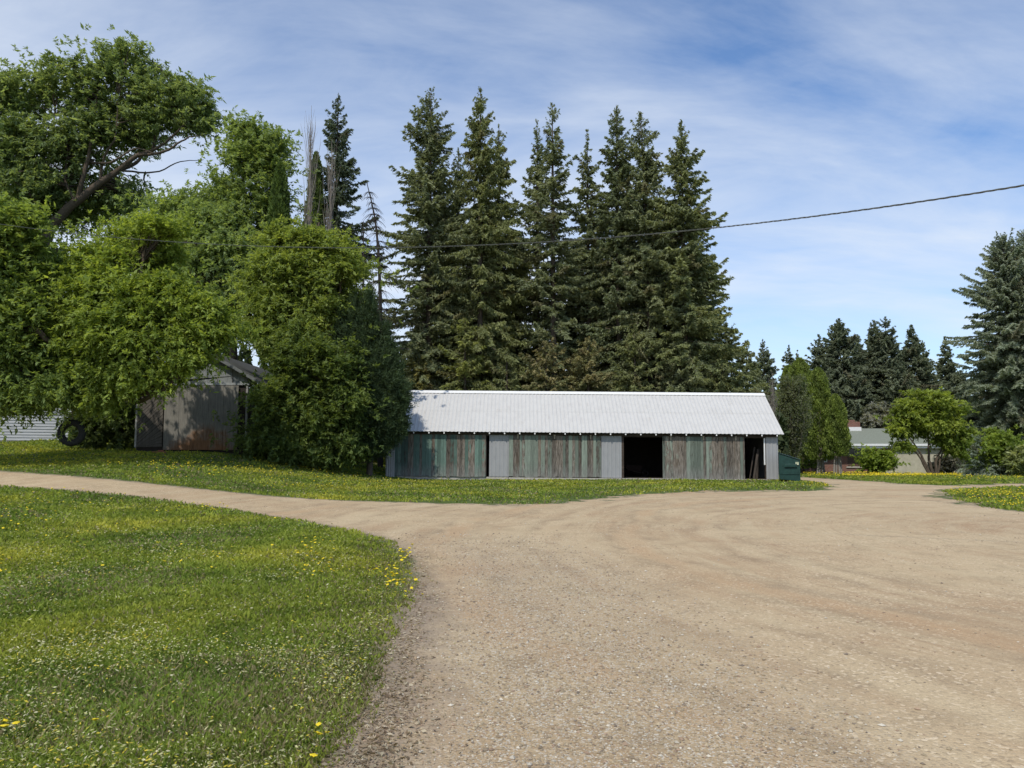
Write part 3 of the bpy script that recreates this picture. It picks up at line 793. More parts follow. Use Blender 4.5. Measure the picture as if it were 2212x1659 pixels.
leafy('maple_tree', 'tall maple behind the shed like barn with a narrow upright leafy top', base_at(520, Y),
      [([gp(500, Y), P(505, 800, Y), P(500, 560, Y), P(520, 420, Y), P(545, 300, Y)], .34, .05),
       ([P(505, 640, Y), P(440, 520, Y), P(410, 430, Y)], .2, .05), ([P(502, 600, Y), P(570, 480, Y), P(590, 380, Y)], .16, .04),
       ([P(560, 700, Y), P(500, 655, Y - 2), P(470, 665, Y - 3)], .16, .1)],
      [LB(535, 290, Y, 42, 30, .5), LB(585, 320, Y, 40, 34, .55), LB(530, 350, Y, 58, 50, .9), LB(580, 370, Y, 45, 40, .5), LB(490, 430, Y, 55, 45, .8), LB(550, 440, Y, 75, 60, 1), LB(410, 450, Y, 55, 42, .8),
       LB(460, 500, Y, 90, 70, 1.3), LB(560, 550, Y, 80, 80, 1), LB(440, 600, Y, 90, 70, 1), LB(350, 500, Y, 70, 60, .8), LB(540, 660, Y, 80, 60, .6), LB(330, 620, Y, 80, 80, .8), LB(400, 560, Y - 3, 80, 60, .9), LB(500, 540, Y - 3, 70, 50, .8), LB(470, 470, Y - 2, 60, 40, .6), LB(530, 610, Y - 3, 60, 50, .6)],
      165000, 102, DG, (.235, .32, .08), leaf=.115, group='leafy maples on the left', twig=.6, sub=.6, sub_r=.55, wood_r=.045)
Y = 30
leafy('maple_tree', 'bright green maple drooping over the roof of the grey barn', base_at(225, Y + 11),
      [([gp(225, Y + 11), P(228, 880, Y + 9), P(240, 760, Y + 4), P(290, 640, Y), P(310, 560, Y)], .24, .05), ([P(240, 760, Y), P(340, 700, Y), P(420, 690, Y)], .14, .04),
       ([P(228, 850, Y + 8), P(290, 868, Y + 1), P(350, 842, Y - .5), P(395, 800, Y - .5), P(420, 760, Y)], .11, .03), ([P(235, 800, Y), P(180, 700, Y), P(170, 620, Y)], .14, .04)],
      [LB(225, 565, Y, 70, 40, .6), LB(330, 555, Y + 1, 65, 38, .55), LB(265, 520, Y + 1, 40, 30, .25), LB(220, 630, Y, 85, 55, 1.0), LB(340, 640, Y, 105, 55, 1.3), LB(420, 670, Y, 62, 38, .55), LB(445, 712, Y, 60, 28, .45), LB(260, 720, Y - .5, 110, 65, 1.25), LB(385, 728, Y, 90, 34, .6),
       LB(200, 790, Y, 75, 55, .8), LB(290, 800, Y - .5, 75, 35, .6), LB(365, 790, Y - .5, 42, 16, .13), LB(410, 765, Y - .5, 36, 20, .16), LB(170, 700, Y, 55, 70, .7), LB(215, 850, Y, 45, 30, .3), LB(350, 500, Y, 60, 25, .3)],
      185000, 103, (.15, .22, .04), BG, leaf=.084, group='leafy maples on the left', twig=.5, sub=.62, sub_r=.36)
Y = 29
leafy('maple_tree', 'leftmost maple hanging low in front of the white wall', base_at(-60, Y + 2),
      [([gp(-70, Y + 2), P(-70, 850, Y + 2), P(-50, 700, Y + 1), P(0, 560, Y)], .32, .08), ([P(-60, 760, Y + 1), P(40, 700, Y), P(110, 740, Y), P(152, 790, Y + 1)], .16, .05), ([P(-60, 850, Y + 1), P(30, 800, Y), P(90, 820, Y)], .12, .04)],
      [LB(20, 490, Y, 75, 50, 1), LB(-40, 560, Y, 110, 80, 1.2), LB(60, 580, Y + 1, 80, 70, .9), LB(20, 660, Y, 90, 60, 1.1), LB(90, 700, Y + 2, 75, 75, .8), LB(-10, 750, Y, 90, 60, 1.1), LB(80, 800, Y + 1, 80, 50, .9),
       LB(20, 850, Y, 55, 30, .35), LB(118, 835, Y, 42, 34, .35), LB(-80, 830, Y, 60, 70, .6), LB(62, 860, Y, 26, 24, .14), LB(-140, 500, Y, 120, 120, 1.0), LB(-180, 700, Y, 120, 120, 1)],
      170000, 104, (.11, .17, .038), (.21, .29, .055), leaf=.086, group='leafy maples on the left', twig=.5, sub=.62, sub_r=.38)
Y = 37
leafy('maple_tree', 'bright maple between the grey barn and the long shed', base_at(650, Y + 1),
      [([gp(650, Y + 1), P(650, 850, Y + 1), P(640, 700, Y), P(670, 560, Y), P(690, 480, Y)], .24, .05), ([P(645, 780, Y), P(590, 680, Y), P(570, 600, Y)], .13, .04), ([P(645, 800, Y), P(715, 700, Y), P(740, 600, Y)], .13, .04)],
      [LB(668, 530, Y, 48, 34, .6), LB(715, 550, Y, 45, 36, .5), LB(612, 580, Y, 58, 45, .8), LB(690, 590, Y, 75, 50, 1), LB(745, 580, Y, 28, 32, .25), LB(600, 650, Y, 62, 48, .8), LB(690, 665, Y, 50, 45, .6), LB(560, 620, Y + 1, 40, 34, .3), LB(735, 650, Y + 1, 30, 40, .25),
       LB(570, 705, Y, 45, 34, .4), LB(640, 730, Y - .5, 80, 60, 1), LB(600, 520, Y, 30, 24, .2)],
      125000, 105, (.14, .20, .042), (.24, .31, .058), leaf=.093, group='leafy maples on the left', twig=.55, sub=.6, sub_r=.4)
Y = 35.5
leafy('bush', 'dense dark green bush reaching the grass right of the grey barn', base_at(650, Y + 1),
      [([gp(650, Y + 1), P(650, 900, Y + 1), P(650, 800, Y + 1)], .08, .03), ([gp(600, Y + 1), P(590, 900, Y + 1), P(580, 860, Y)], .07, .03), ([gp(720, Y + 1), P(720, 900, Y + 1), P(720, 860, Y)], .07, .03)],
      [LB(700, 790, Y, 85, 60, 1.1), LB(655, 790, Y, 58, 52, .9), LB(604, 890, Y, 38, 58, .7), LB(650, 880, Y, 90, 80, 1.3), LB(730, 880, Y, 65, 80, 1), LB(620, 950, Y, 85, 45, .8), LB(700, 960, Y, 80, 40, .8), LB(578, 955, Y, 36, 26, .35)],
      140000, 106, (.07, .115, .026), (.14, .195, .036), leaf=.086, cat='bush', twig=.45, sub=.62, sub_r=.38)
# hedge scrub between white house and barn
Y = 38
leafy('bush', 'shaded scrub between the white wall and the grey barn', base_at(225, Y + 1),
      [([gp(225, Y + 1), P(225, 900, Y + 1), P(225, 860, Y + 1)], .07, .03), ([gp(260, Y + 1), P(262, 900, Y + 1), P(268, 840, Y + 1)], .06, .03)],
      [LB(200, 890, Y, 40, 60, 1), LB(250, 900, Y, 45, 60, 1), LB(225, 820, Y, 70, 50, 1), LB(280, 930, Y, 30, 30, .4), LB(190, 940, Y, 30, 20, .3)],
      34000, 107, (.07, .105, .03), (.13, .18, .045), leaf=.10, cat='bush', twig=.45, sub=.6, sub_r=.38)
# soft dark pine in front of the shed's left end
def pine():
    Y = 36.5; R = np.random.default_rng(5)
    b = gp(800, Y + .8); b[2] += .2
    root = thing('pine_tree', 'dark green soft needled pine covering the left corner of the long shed', 'tree', tuple(b))
    lobes = [(768, 675, 12, 34), (800, 668, 13, 40), (835, 735, 12, 34), (846, 768, 8, 24), (785, 715, 34, 45), (750, 730, 26, 50), (800, 800, 62, 60), (822, 770, 28, 42), (848, 835, 24, 52), (790, 900, 75, 70), (840, 890, 34, 55), (760, 960, 40, 30), (850, 925, 26, 28), (810, 960, 36, 30), (872, 865, 14, 40)]
    cc = []; 
    for (U, V, ru, rv) in lobes:
        k = int(ru * rv / 7); d = unit(R.normal(0, 1, (k, 3))) * (R.uniform(.2, 1.25, k) ** .6)[:, None]
        cc.append(P(U, V, Y) - b + d * np.array([ru, (ru + rv) / 2 * .6, rv]) * Y / FPX)
    cc = np.concatenate(cc); cc = cc[cc[:, 2] > .3]; nc = len(cc)
    tr = curve_pts([(0, 0, -.3), (.1, 0, 2), (0, 0, 4), (.0, 0, 6)], 12)
    nn = np.stack([np.zeros(nc), np.zeros(nc), np.clip(cc[:, 2] * .75, .2, 5.6)], 1)
    s = np.linspace(0, 1, 5)[None, :, None]
    PB = nn[:, None] * (1 - s) + cc[:, None] * s; PB[:, 1:-1] += R.normal(0, .05, PB[:, 1:-1].shape)
    mesh_np('trunk', *join([tubes(tr[None], np.linspace(.16, .03, 12)[None], 8), tubes(PB, np.full((nc, 5), .014) * np.linspace(1.2, .4, 5), 3)]), M_barkS, root, smooth=True)
    per = 42; N = nc * per; ci = np.repeat(np.arange(nc), per)
    ax = unit(cc / (np.linalg.norm(cc, axis=1, keepdims=True)) * np.array([1, 1, .2]) + np.array([0, 0, .7]) + R.normal(0, .3, (nc, 3)))
    tpos = R.uniform(-.30, .34, N)
    c = cc[ci] + ax[ci] * tpos[:, None] + R.normal(0, .05, (N, 3))
    d = unit(ax[ci] * .7 + R.normal(0, .6, (N, 3)))
    ln = R.uniform(.06, .13, N)
    V, F = diamonds(c + d * ln[:, None], d * ln[:, None], unit(np.cross(d, R.normal(0, 1, (N, 3)))) * .016)
    mx = np.clip(R.normal(.5, .25, nc), 0, 1)[ci][:, None]
    col = np.array([.05, .075, .038]) * (1 - mx) + np.array([.10, .145, .068]) * mx
    mesh_np('crown', V, F, M_needle, root, col=col * R.uniform(.75, 1.25, (N, 1)))
pine()

# columns of cedar
def cedar(label, U, Vt, Vb, Y, hw, seed, c1, c2, group=None, n=16000, stems=False, sz=.12, name='cedar_tree'):
    R = np.random.default_rng(seed)
    top = P(U, Vt, Y); b = np.array([top[0], Y, gz(top[0], Y)]); H = top[2] - b[2]; h0 = P(U, Vb, Y)[2] - b[2]
    W = hw / FPX * Y
    root = thing(name, label, 'tree', tuple(b), 0, group)
    if stems:
        parts = [limb([(a * .35, .1 * c, -.2), (a * .22, 0, h0), (a * .1, 0, H * .6)], .09, .04, 8, 6) for a, c in ((-1, 0), (-.3, 1), (.35, -1), (1, .4), (.7, 1))]
    else: parts = [limb([(0, 0, -.2), (0, 0, H * .5), (0, 0, H * .9)], .14, .03, 8, 7)]
    mesh_np('trunk', *join(parts), M_palewood if stems else M_barkS, root, smooth=True)
    t = R.random(n) ** .9
    h = h0 + (H - h0) * t
    prof = np.sin(np.clip(1 - t, 0, 1) ** .55 * np.pi * .5) * (1 - .25 * np.clip(.15 - t, 0, 1) / .15)
    az = R.uniform(0, 2 * np.pi, n)
    lump = 1 + .13 * np.sin(az * 4 + h * 2.1 + seed) + .10 * np.sin(az * 7 - h * 3.7) + .07 * np.sin(h * 9 + 2 * np.sin(az * 3))
    r = W * prof * lump * (R.uniform(.3, 1.04, n) ** .35) * np.where(R.random(n) < .06, 1.14, 1)
    c = np.stack([r * np.cos(az), r * np.sin(az), h], 1) + R.normal(0, .03, (n, 3))
    d = unit(np.stack([np.cos(az) * .55, np.sin(az) * .55, np.ones(n)], 1) + R.normal(0, .4, (n, 3)))
    ln = sz * R.uniform(.6, 1.3, n)
    V, F = diamonds(c, d * ln[:, None], unit(np.cross(d, R.normal(0, 1, (n, 3)))) * (ln * .45)[:, None])
    mx = np.clip(.45 + .42 * np.sin(az * 4 + h * 2.1 + seed) + R.normal(0, .2, n), 0, 1)[:, None]  # painted-in shade: foliage darker in the hollows between lumps, lighter on the bulges
    col = (np.array(c1) * (1 - mx) + np.array(c2) * mx) * R.uniform(.8, 1.2, (n, 1))
    mesh_np('crown', V, F, M_needle, root, col=col)
CG1, CG2 = (.14, .18, .05), (.26, .32, .07)
cedar('dark green columnar cedar rising between two maples', 606, 352, 900, 47, 34, 201, (.08, .12, .035), (.14, .20, .05), n=22000)
cedar('slim green columnar poplar foliage behind the bare twigs', 683, 330, 760, 49, 27, 202, (.10, .14, .05), (.17, .22, .06), n=15000, name='poplar_tree')
grp = 'columnar cedars left of the bungalow'
cedar('tallest cedar column at the back, behind the pale twiggy shrub', 1727, 774, 1010, 72, 44, 203, CG1, CG2, grp, 17000)
cedar('rearmost left cedar lump hugging the shed gable', 1703, 790, 1010, 74, 34, 206, CG1, CG2, grp, 12000)
cedar('middle cedar column standing tall in front of the brick wall', 1766, 795, 992, 68, 34, 204, CG1, CG2, grp, 16000, True)
cedar('shortest cedar column with pale splayed trunks beside the green roof', 1804, 853, 984, 66, 25, 205, CG1, CG2, grp, 12000, True)

# garden trees and shrubs round the bungalow
Y = 61
st = [gp(2010, Y)]
leafy('ornamental_tree', 'round spreading leafy tree with several stems in front of the cream wall', base_at(2010, Y),
      [([gp(2003, Y), P(1998, 1000, Y), P(1985, 975, Y), P(1960, 940, Y)], .13, .04), ([gp(2008, Y), P(2008, 995, Y), P(2005, 960, Y), P(2000, 900, Y)], .13, .04), ([gp(2014, Y), P(2022, 995, Y), P(2034, 970, Y), P(2045, 920, Y)], .13, .04),
       ([gp(2000, Y), P(1985, 985, Y), P(1962, 965, Y), P(1940, 955, Y)], .09, .03), ([gp(2016, Y), P(2035, 980, Y), P(2060, 960, Y)], .09, .03)],
      [LB(2005, 872, Y, 44, 30, 1), LB(1968, 892, Y, 30, 28, .8), LB(2046, 892, Y, 32, 30, .8), LB(2002, 916, Y, 54, 18, .8), LB(1950, 930, Y, 28, 16, .35), LB(2062, 935, Y, 32, 22, .5), LB(1955, 962, Y, 30, 8, .25), LB(2036, 952, Y, 30, 9, .3), LB(2065, 968, Y, 28, 12, .3)],
      34000, 301, (.14, .20, .03), (.24, .31, .045), leaf=.14, twig=.45, sub=.6, sub_r=.34, flat=.35)
def shrub(label, U, Vt, Vb, hw, Y, seed, n, c1, c2, group=None, leaf=.12, extra=()):
    cV = (Vt + Vb) / 2; rv = (Vb - Vt) / 2
    leafy('shrub', label, base_at(U, Y), [([gp(U, Y), P(U, Vb - rv * .8, Y), P(U, cV, Y)], .05, .02), ([gp(U, Y), P(U - hw * .4, Vb - rv * .6, Y), P(U - hw * .5, cV, Y)], .04, .02), ([gp(U, Y), P(U + hw * .4, Vb - rv * .6, Y), P(U + hw * .5, cV, Y)], .04, .02)],
          [LB(U, Vt + rv * .6, Y, hw * .7, rv * .6, 1), LB(U - hw * .45, cV, Y, hw * .55, rv * .6, 1), LB(U + hw * .45, cV + rv * .1, Y, hw * .55, rv * .6, 1), LB(U, Vb - rv * .6, Y, hw * .85, rv * .6, 1)] + list(extra),
          n, seed, c1, c2, leaf=leaf, cat='shrub', twig=.35, sub=.6, sub_r=.28, group=group)
shrub('fresh green rounded shrub in front of the bungalow window', 1893, 966, 1021, 30, 69, 302, 16000, (.16, .24, .035), (.26, .35, .05), extra=[LB(1920, 1000, 69, 12, 14, .3)])
shrub('large fresh green shrub in front of the blue spruces at the right', 2160, 925, 1026, 52, 54, 303, 34000, (.14, .21, .032), (.24, .32, .048))
shrub('pale green flowering shrub at the very right edge of view', 2222, 960, 1022, 42, 52, 304, 16000, (.19, .24, .07), (.30, .35, .12))
shrub('low dark shrub at the foot of the cream wall by the round tree', 2043, 990, 1018, 16, 67, 305, 5000, (.05, .06, .03), (.09, .09, .05))
Y = 84
leafy('apple_tree', 'pale blossoming tree above the bungalow roof', base_at(1905, Y), [([gp(1905, Y), P(1905, 950, Y), P(1900, 900, Y)], .1, .03)],
      [LB(1895, 895, Y, 26, 26, 1), LB(1920, 900, Y, 26, 28, 1), LB(1880, 918, Y, 20, 14, .5)], 9000, 306, (.13, .16, .08), (.30, .32, .22), leaf=.13, twig=.4, sub=.7, sub_r=.3)

# bare twiggy things
def twigs(name, label, U, Vt, Vb, Y, hw, n, seed, mat, green=None, r=.014, cat='tree', up=1.0, group=None):
    R = np.random.default_rng(seed)
    b = gp(U, Y); b[2] += .2
    root = thing(name, label, cat, tuple(b), 0, group)
    H = P(U, Vt, Y)[2] - b[2]; h0 = max(.0, P(U, Vb, Y)[2] - b[2]); W = hw / FPX * Y
    hs = h0 + (H - h0) * R.random(n) ** 1.1 * .8
    az = R.uniform(0, 6.28, n); L = (H - hs) * R.uniform(.35, .95, n); L = np.minimum(L, (H - h0) * .45)
    d = np.stack([np.cos(az) * W * R.uniform(.2, 1, n), np.sin(az) * W * R.uniform(.2, 1, n), np.zeros(n)], 1)
    s = np.linspace(0, 1, 6)
    wid = (1 - .55 * (hs / H))[:, None, None]
    PB = np.stack([np.zeros(n), np.zeros(n), hs], 1)[:, None] + d[:, None] * wid * (s ** (.6 * up))[None, :, None]
    PB[..., 2] += L[:, None] * s[None]
    PB[:, 1:] += np.cumsum(R.normal(0, .045 * W + .015, PB[:, 1:].shape), axis=1)
    main = limb([(0, 0, -.2), (.05, 0, H * .5), (0, 0, H)], r * 5, r * .8, 12, 7, .02)
    mesh_np('trunk', *join([main, tubes(PB, np.full((n, 6), r) * np.linspace(1.3, .45, 6), 3)]), mat, root, smooth=True)
    if green is not None:
        k = green; i = R.integers(0, n, k); j = R.integers(1, 6, k)
        c = PB[i, j] + R.normal(0, .12, (k, 3)); dd = unit(R.normal(0, 1, (k, 3)))
        V, F = diamonds(c, dd * .09, unit(np.cross(dd, R.normal(0, 1, (k, 3)))) * .045)
        mesh_np('crown', V, F, M_leaf, root, col=np.array([.13, .16, .06]) * R.uniform(.6, 1.2, (k, 1)))
    return root
twigs('poplar_tree', 'bare pale twigged poplar, the taller left one beside the dark spruce', 659, 228, 620, 47, 30, 80, 401, M_palewood, group='bare pale poplars', r=.011, up=1.7)
twigs('poplar_tree', 'bare pale twigged poplar in front of the dark spruce trunk', 706, 300, 640, 46, 28, 80, 402, M_palewood, group='bare pale poplars', r=.011, up=1.7)
twigs('willow_shrub', 'pale twiggy half leafed shrub right of the shed gable', 1712, 812, 1000, 61, 50, 230, 403, M_palewood, green=16000, r=.012, cat='shrub', up=.8)
twigs('willow_shrub', 'bare grey shrub sticking out above the right end of the roof', 1668, 800, 940, 56, 22, 60, 404, M_palewood, r=.01, cat='shrub')

def dead_spruce(label, pts, r0, seed, n=150, W=1.0):
    R = np.random.default_rng(seed); b = pts[0].copy(); c = curve_pts(np.array(pts) - b, 30)
    root = thing('dead_spruce', label, 'tree', tuple(b), 0, 'dead spruces between the maples and the spruce row')
    i = R.integers(6, 28, n); az = R.uniform(0, 6.28, n); L = W * R.uniform(.3, 1.0, n) * (1.1 - i / 34)
    s = np.linspace(0, 1, 6)
    d = np.stack([np.cos(az), np.sin(az), np.zeros(n)], 1)
    PB = c[i][:, None] + d[:, None] * (L[:, None] * s[None])[..., None]
    PB[..., 2] += L[:, None] * (.35 * s - .95 * s ** 2)[None]
    mesh_np('trunk', *join([tubes(c[None], np.linspace(r0, .02, 30)[None], 8), tubes(PB, np.full((n, 6), .013) * np.linspace(1.2, .5, 6), 3)]), M_deadwood, root, smooth=True)
Y = 45.5
dead_spruce('dead leaning spruce with a bare black trunk and hooked twigs', [gp(824, Y), P(822, 760, Y), P(820, 600, Y), P(811, 480, Y), P(792, 392, Y)], .17, 1, 420, 1.8)
dead_spruce('shorter dead spruce standing straight beside the leaning one', [gp(784, Y + 1), P(784, 760, Y + 1), P(785, 600, Y + 1), P(785, 478, Y + 1)], .11, 2, 240, 1.3)

# ------------------------------------------------------------------ long shed
def boards_mat(name, green=.5, teal=False):
    t = NT(name)
    a = t.n('ShaderNodeAttribute', attribute_name='col').outputs['Color']
    sc = t.n('ShaderNodeSeparateColor', {0: a})
    v = t.coord((1, 1, .10)); vr = t.coord((1, 1, .35))
    off = t.n('ShaderNodeVectorMath', {0: v, 1: t.n('ShaderNodeVectorMath', {0: a, 1: (40., 40., 40.)}, operation='MULTIPLY').outputs[0]}, operation='ADD').outputs[0]
    off2 = t.n('ShaderNodeVectorMath', {0: vr, 1: t.n('ShaderNodeVectorMath', {0: a, 1: (40., 40., 40.)}, operation='MULTIPLY').outputs[0]}, operation='ADD').outputs[0]
    n1 = t.noise(off2, 5.5, 8, .75); n2 = t.noise(off, 26, 6, .7)
    wood = t.mix(t.ramp(n2, .36, .64), (.055, .045, .035), (.30, .26, .215))
    wood = t.mix(t.ramp(t.noise(off, 9, 5), .5, .72), wood, (.17, .13, .095))
    paint = (.15, .225, .185) if teal else (.25, .29, .235)
    pnt = t.mix(t.ramp(n2, .35, .7), tuple(c * .7 for c in paint), tuple(c * 1.15 for c in paint))
    f = t.math('ADD', n1, t.math('MULTIPLY', t.math('SUBTRACT', sc.outputs[0], 1 - green), .85))
    c = t.mix(t.ramp(t.math('ADD', f, t.math('MULTIPLY', t.math('SUBTRACT', n2, .5), .5)), .47, .54), wood, pnt)
    c = t.mix(t.ramp(sc.outputs[1], .1, .9), t.mix(1.0, c, (.5, .5, .5), 'MULTIPLY'), c)
    g = t.n('ShaderNodeSeparateXYZ', {0: t.coord()}).outputs[2]
    # weathered grey foot of the boards
    foot = t.math('ADD', g, t.math('MULTIPLY', t.math('SUBTRACT', n1, .5), 1.2))
    c = t.mix(t.math('MULTIPLY', t.ramp(foot, .75, .1), .6), c, t.mix(t.ramp(n2, .35, .65), (.10, .095, .085), (.30, .29, .27)))
    return t.done(t.bsdf(c, .9, bump=n2, bs=.6, bd=.01, spec=.15))
M_boards = boards_mat("weathered_boards", .46); M_boards_t = boards_mat('teal_boards', .66, True)
def tin_mat(name, base, dirt=.3):
    t = NT(name); v = t.coord((1, 1, .5))
    n = t.noise(v, 3, 7, .7); n2 = t.noise(t.coord((3, 3, .4)), 6, 5, .7)
    c = t.mix(t.math('MULTIPLY', t.ramp(n, .45, .75), dirt), base, tuple(x * .72 for x in base))
    c = t.mix(t.math('MULTIPLY', t.ramp(n2, .55, .8), dirt * .8), c, tuple(x * .6 for x in base))
    if name.startswith('white'):
        st = t.noise(t.coord((5, .25, 1)), 2.2, 6, .7)
        c = t.mix(t.math('MULTIPLY', t.ramp(st, .56, .74), .35), c, (.26, .225, .19))
        c = t.mix(t.math('MULTIPLY', t.ramp(t.noise(t.coord(), 1.1, 7, .75), .60, .72), .3), c, (.30, .25, .20))
    return t.done(t.bsdf(c, .6, .0, bump=n2, bs=.08, bd=.01, spec=.4))
M_tinroof = tin_mat('white_roof_sheet', (.53, .515, .485), .4); M_tinwall = tin_mat('galvanised_wall_sheet', (.30, .30, .30), .5)
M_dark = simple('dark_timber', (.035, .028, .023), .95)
M_fascia = simple('fascia_timber', (.06, .045, .035), .95, .4, 5, stretch=(.3, 1, 1))
M_white = simple('white_paint', (.72, .71, .68), .6, .08, 8)
M_concrete = simple('concrete', (.40, .37, .32), .95, .2, 7)
M_rawwood = simple('raw_wood', (.36, .30, .22), .9, .25, 9, stretch=(2, 2, .4))

SY = 39.0
def sx(U): return P(U, 985, SY)[0]
xL, xR = sx(851), sx(1680)
SZ = .17                      # local z of the sill
tilt = math.radians(.48)
shed = thing('storage_shed', 'long low shed with white corrugated roof and weathered green board doors', 'shed', ((xL + xR) / 2, SY, .175))
shed.rotation_euler = (0, tilt, 0)
cx = (xL + xR) / 2
def lx(U): return sx(U) - cx
HW = P(1400, 936, SY)[2] - .175           # underside of the eave
EH = HW + .02
RZ = P(1300, 848.5, SY + 2.55)[2] - .175
EO = .38
DEP = 5.1

def corr(x0, x1, p0, p1, pitch, amp, rows=2, nrm=(0, -1, 0), per=8):
    """corrugated sheet between line p0 (y,z) and p1 (y,z), ribs along that direction"""
    n = int((x1 - x0) / pitch * per); xs = np.linspace(x0, x1, n + 1)
    ph = (xs - x0) / pitch % 1
    hgt = amp * np.clip(np.abs(np.sin(ph * np.pi)) ** 6 * 1.0, 0, 1) if per >= 8 else amp * np.sin(ph * 2 * np.pi)
    V = []
    for k in range(rows):
        f = k / (rows - 1); y = p0[0] * (1 - f) + p1[0] * f; z = p0[1] * (1 - f) + p1[1] * f
        V.append(np.stack([xs, y + nrm[1] * hgt, z + nrm[2] * hgt], 1))
    V = np.concatenate(V); F = []
    for k in range(rows - 1):
        i = np.arange(n) + k * (n + 1); F.append(np.stack([i, i + 1, i + n + 2, i + n + 1], 1))
    return V, np.concatenate(F)
# roof: two courses of ribbed sheet on each slope, with the overlap line, and ridge cap
slope = math.atan2(RZ - EH, DEP / 2 + EO); nv = (0, -math.sin(slope), math.cos(slope))
rx0, rx1 = lx(848), lx(1688.5)
yr = DEP / 2; ye = -EO
ym = ye + (yr - ye) * .50; zm = EH + (RZ - EH) * .50
parts = []
V, F = corr(rx0, rx1, (ye, EH), (ym + .06, zm + .06 * math.tan(slope)), .2, .022, 2, nv); parts.append((V, F))
V, F = corr(rx0, rx1, (ym - .03, zm - .03 * math.tan(slope) + .009), (yr, RZ + .009), .2, .022, 2, nv); parts.append((V, F))
V, F = corr(rx0, rx1, (DEP + EO, EH), (yr, RZ), .232, .02, 2, (0, math.sin(slope), math.cos(slope))); parts.append((V, F))
roof = mesh_np('roof', *join(parts), M_tinroof, shed)
sol = roof.modifiers.new('t', 'SOLIDIFY'); sol.thickness = .006; sol.offset = -1
cap = MB(); cap.prism([(yr - .2, RZ - .08), (yr, RZ + .065), (yr + .2, RZ - .08), (yr + .2, RZ - .095), (yr, RZ + .045), (yr - .2, RZ - .095)], rx0 - .01, rx1 + .01, 'x')
cap.build('ridge_cap', M_white, roof)
# frame timbers
m = MB(); m.box(lx(852), lx(1680), -.02, .06, HW - .17, HW - .02)
m.box(lx(852), lx(1680), -.10, -.025, HW - .12, HW - .03)
m.build('header_beam', M_fascia, shed)
m = MB()
nb = 26
for i in range(nb):
    x = lx(862) + (lx(1674) - lx(862)) * i / (nb - 1)
    m.prism([(-EO + .06, EH - .055), (-EO + .06, EH - .005), (0, EH + .12), (0, EH + .06)], x - .022, x + .022, 'x')
m.build('rafters', M_dark, shed)
m = MB()
for i in range(nb):
    x = lx(862) + (lx(1674) - lx(862)) * i / (nb - 1)
    m.box(x - .03, x + .03, -EO + .02, -EO + .035, EH - .10, EH - .015)
m.build('rafter_ends', M_white, shed)
def board_panel(name, U0, U1, zb, mat, seed, y=0.0, ragged=.05, gap=.006):
    R = random.Random(seed); x0, x1 = lx(U0), lx(U1); m = MB(); cols = []
    x = x0
    while x < x1 - .01:
        w = min(R.uniform(.12, .21), x1 - x)
        if x1 - x - w < .08: w = x1 - x
        d = R.uniform(0, .012); b = zb - R.uniform(0, ragged)
        m.box(x + gap / 2, x + w - gap / 2, y - .03 - d, y - d * .5, b, HW - .13 + R.uniform(-.01, .01))
        c = (R.random(), R.random(), R.random(), 1); cols += [c] * 6
        x += w
    m.box(x0 + .02, x1 - .02, y + .002, y + .02, zb + .02, HW - .16); cols += [(.1, .1, .1, 1)] * 6
    o = m.build(name, mat, shed, col=cols); return o
d1 = board_panel('sliding_door', 853, 1049, .06, M_boards_t, 1, -.06); d1['label'] = 'teal green board door at the left end'
d2 = board_panel('sliding_door', 1099, 1298, .08, M_boards, 2, -.06); d2['label'] = 'weathered board door between the two metal panels'
d3 = board_panel('sliding_door', 1430, 1607, .02, M_boards, 3, -.07); d3['label'] = 'weathered board door between the dark openings'
def tin_panel(U0, U1, zb, lab):
    V, F = corr(lx(U0), lx(U1), (-.035, zb), (-.035, HW - .12), .2, .016, 2, (0, -1, 0))
    o = mesh_np('metal_panel', V, F, M_tinwall, shed); o['label'] = lab
    s = o.modifiers.new('t', 'SOLIDIFY'); s.thickness = .006
tin_panel(1056.5, 1099, .05, 'grey corrugated panel beside the teal door')
tin_panel(1298, 1342, .04, 'grey corrugated panel left of the open bay')
tin_panel(1654, 1680, .04, 'grey corrugated panel at the right end')
# hangers
for (dd, us) in ((d2, (1118, 1197, 1275)), (d3, (1448, 1518, 1588))):
    for U in us:
        x = lx(U); m = MB(); m.box(x - .03, x + .03, -.145, -.115, HW - .30, HW - .10); m.box(x - .045, x + .045, -.16, -.11, HW - .14, HW - .09)
        m.build('roller_hanger', M_rawwood, dd)
# concrete sill, posts, back and end walls
m = MB(); m.box(lx(1099), lx(1682), -.16, .2, -.35, .02); m.box(lx(852), lx(1098), -.02, .2, -.35, .03); m.build('concrete_sill', M_concrete, shed)
m = MB(); m.box(lx(1342), lx(1347), -.03, .10, 0, HW - .17); m.build('post', M_fascia, shed)
m = MB(); m.box(lx(1048), lx(1051), -.02, .10, 0, HW - .17); m.build('post', M_dark, shed)
m = MB(); m.box(lx(1649.5), lx(1652), -.05, .02, .75, HW - .17); m.build('door_jamb', M_white, shed)
m = MB(); m.box(lx(1652.2), lx(1655.5), -.028, .10, 0, HW - .17); m.build('post', M_fascia, shed)
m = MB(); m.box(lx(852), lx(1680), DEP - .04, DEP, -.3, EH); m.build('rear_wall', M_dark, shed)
for (x0, x1, mt) in ((lx(852), lx(852) + .05, M_dark), (lx(1680) - .06, lx(1680) - .01, M_tinwall)):
    m = MB(); m.prism([(.02, -.3), (DEP - .05, -.3), (DEP - .05, EH - .02), (DEP / 2, RZ - .06), (.02, EH - .02)], x0, x1, 'x'); m.build('gable_wall', mt, shed)
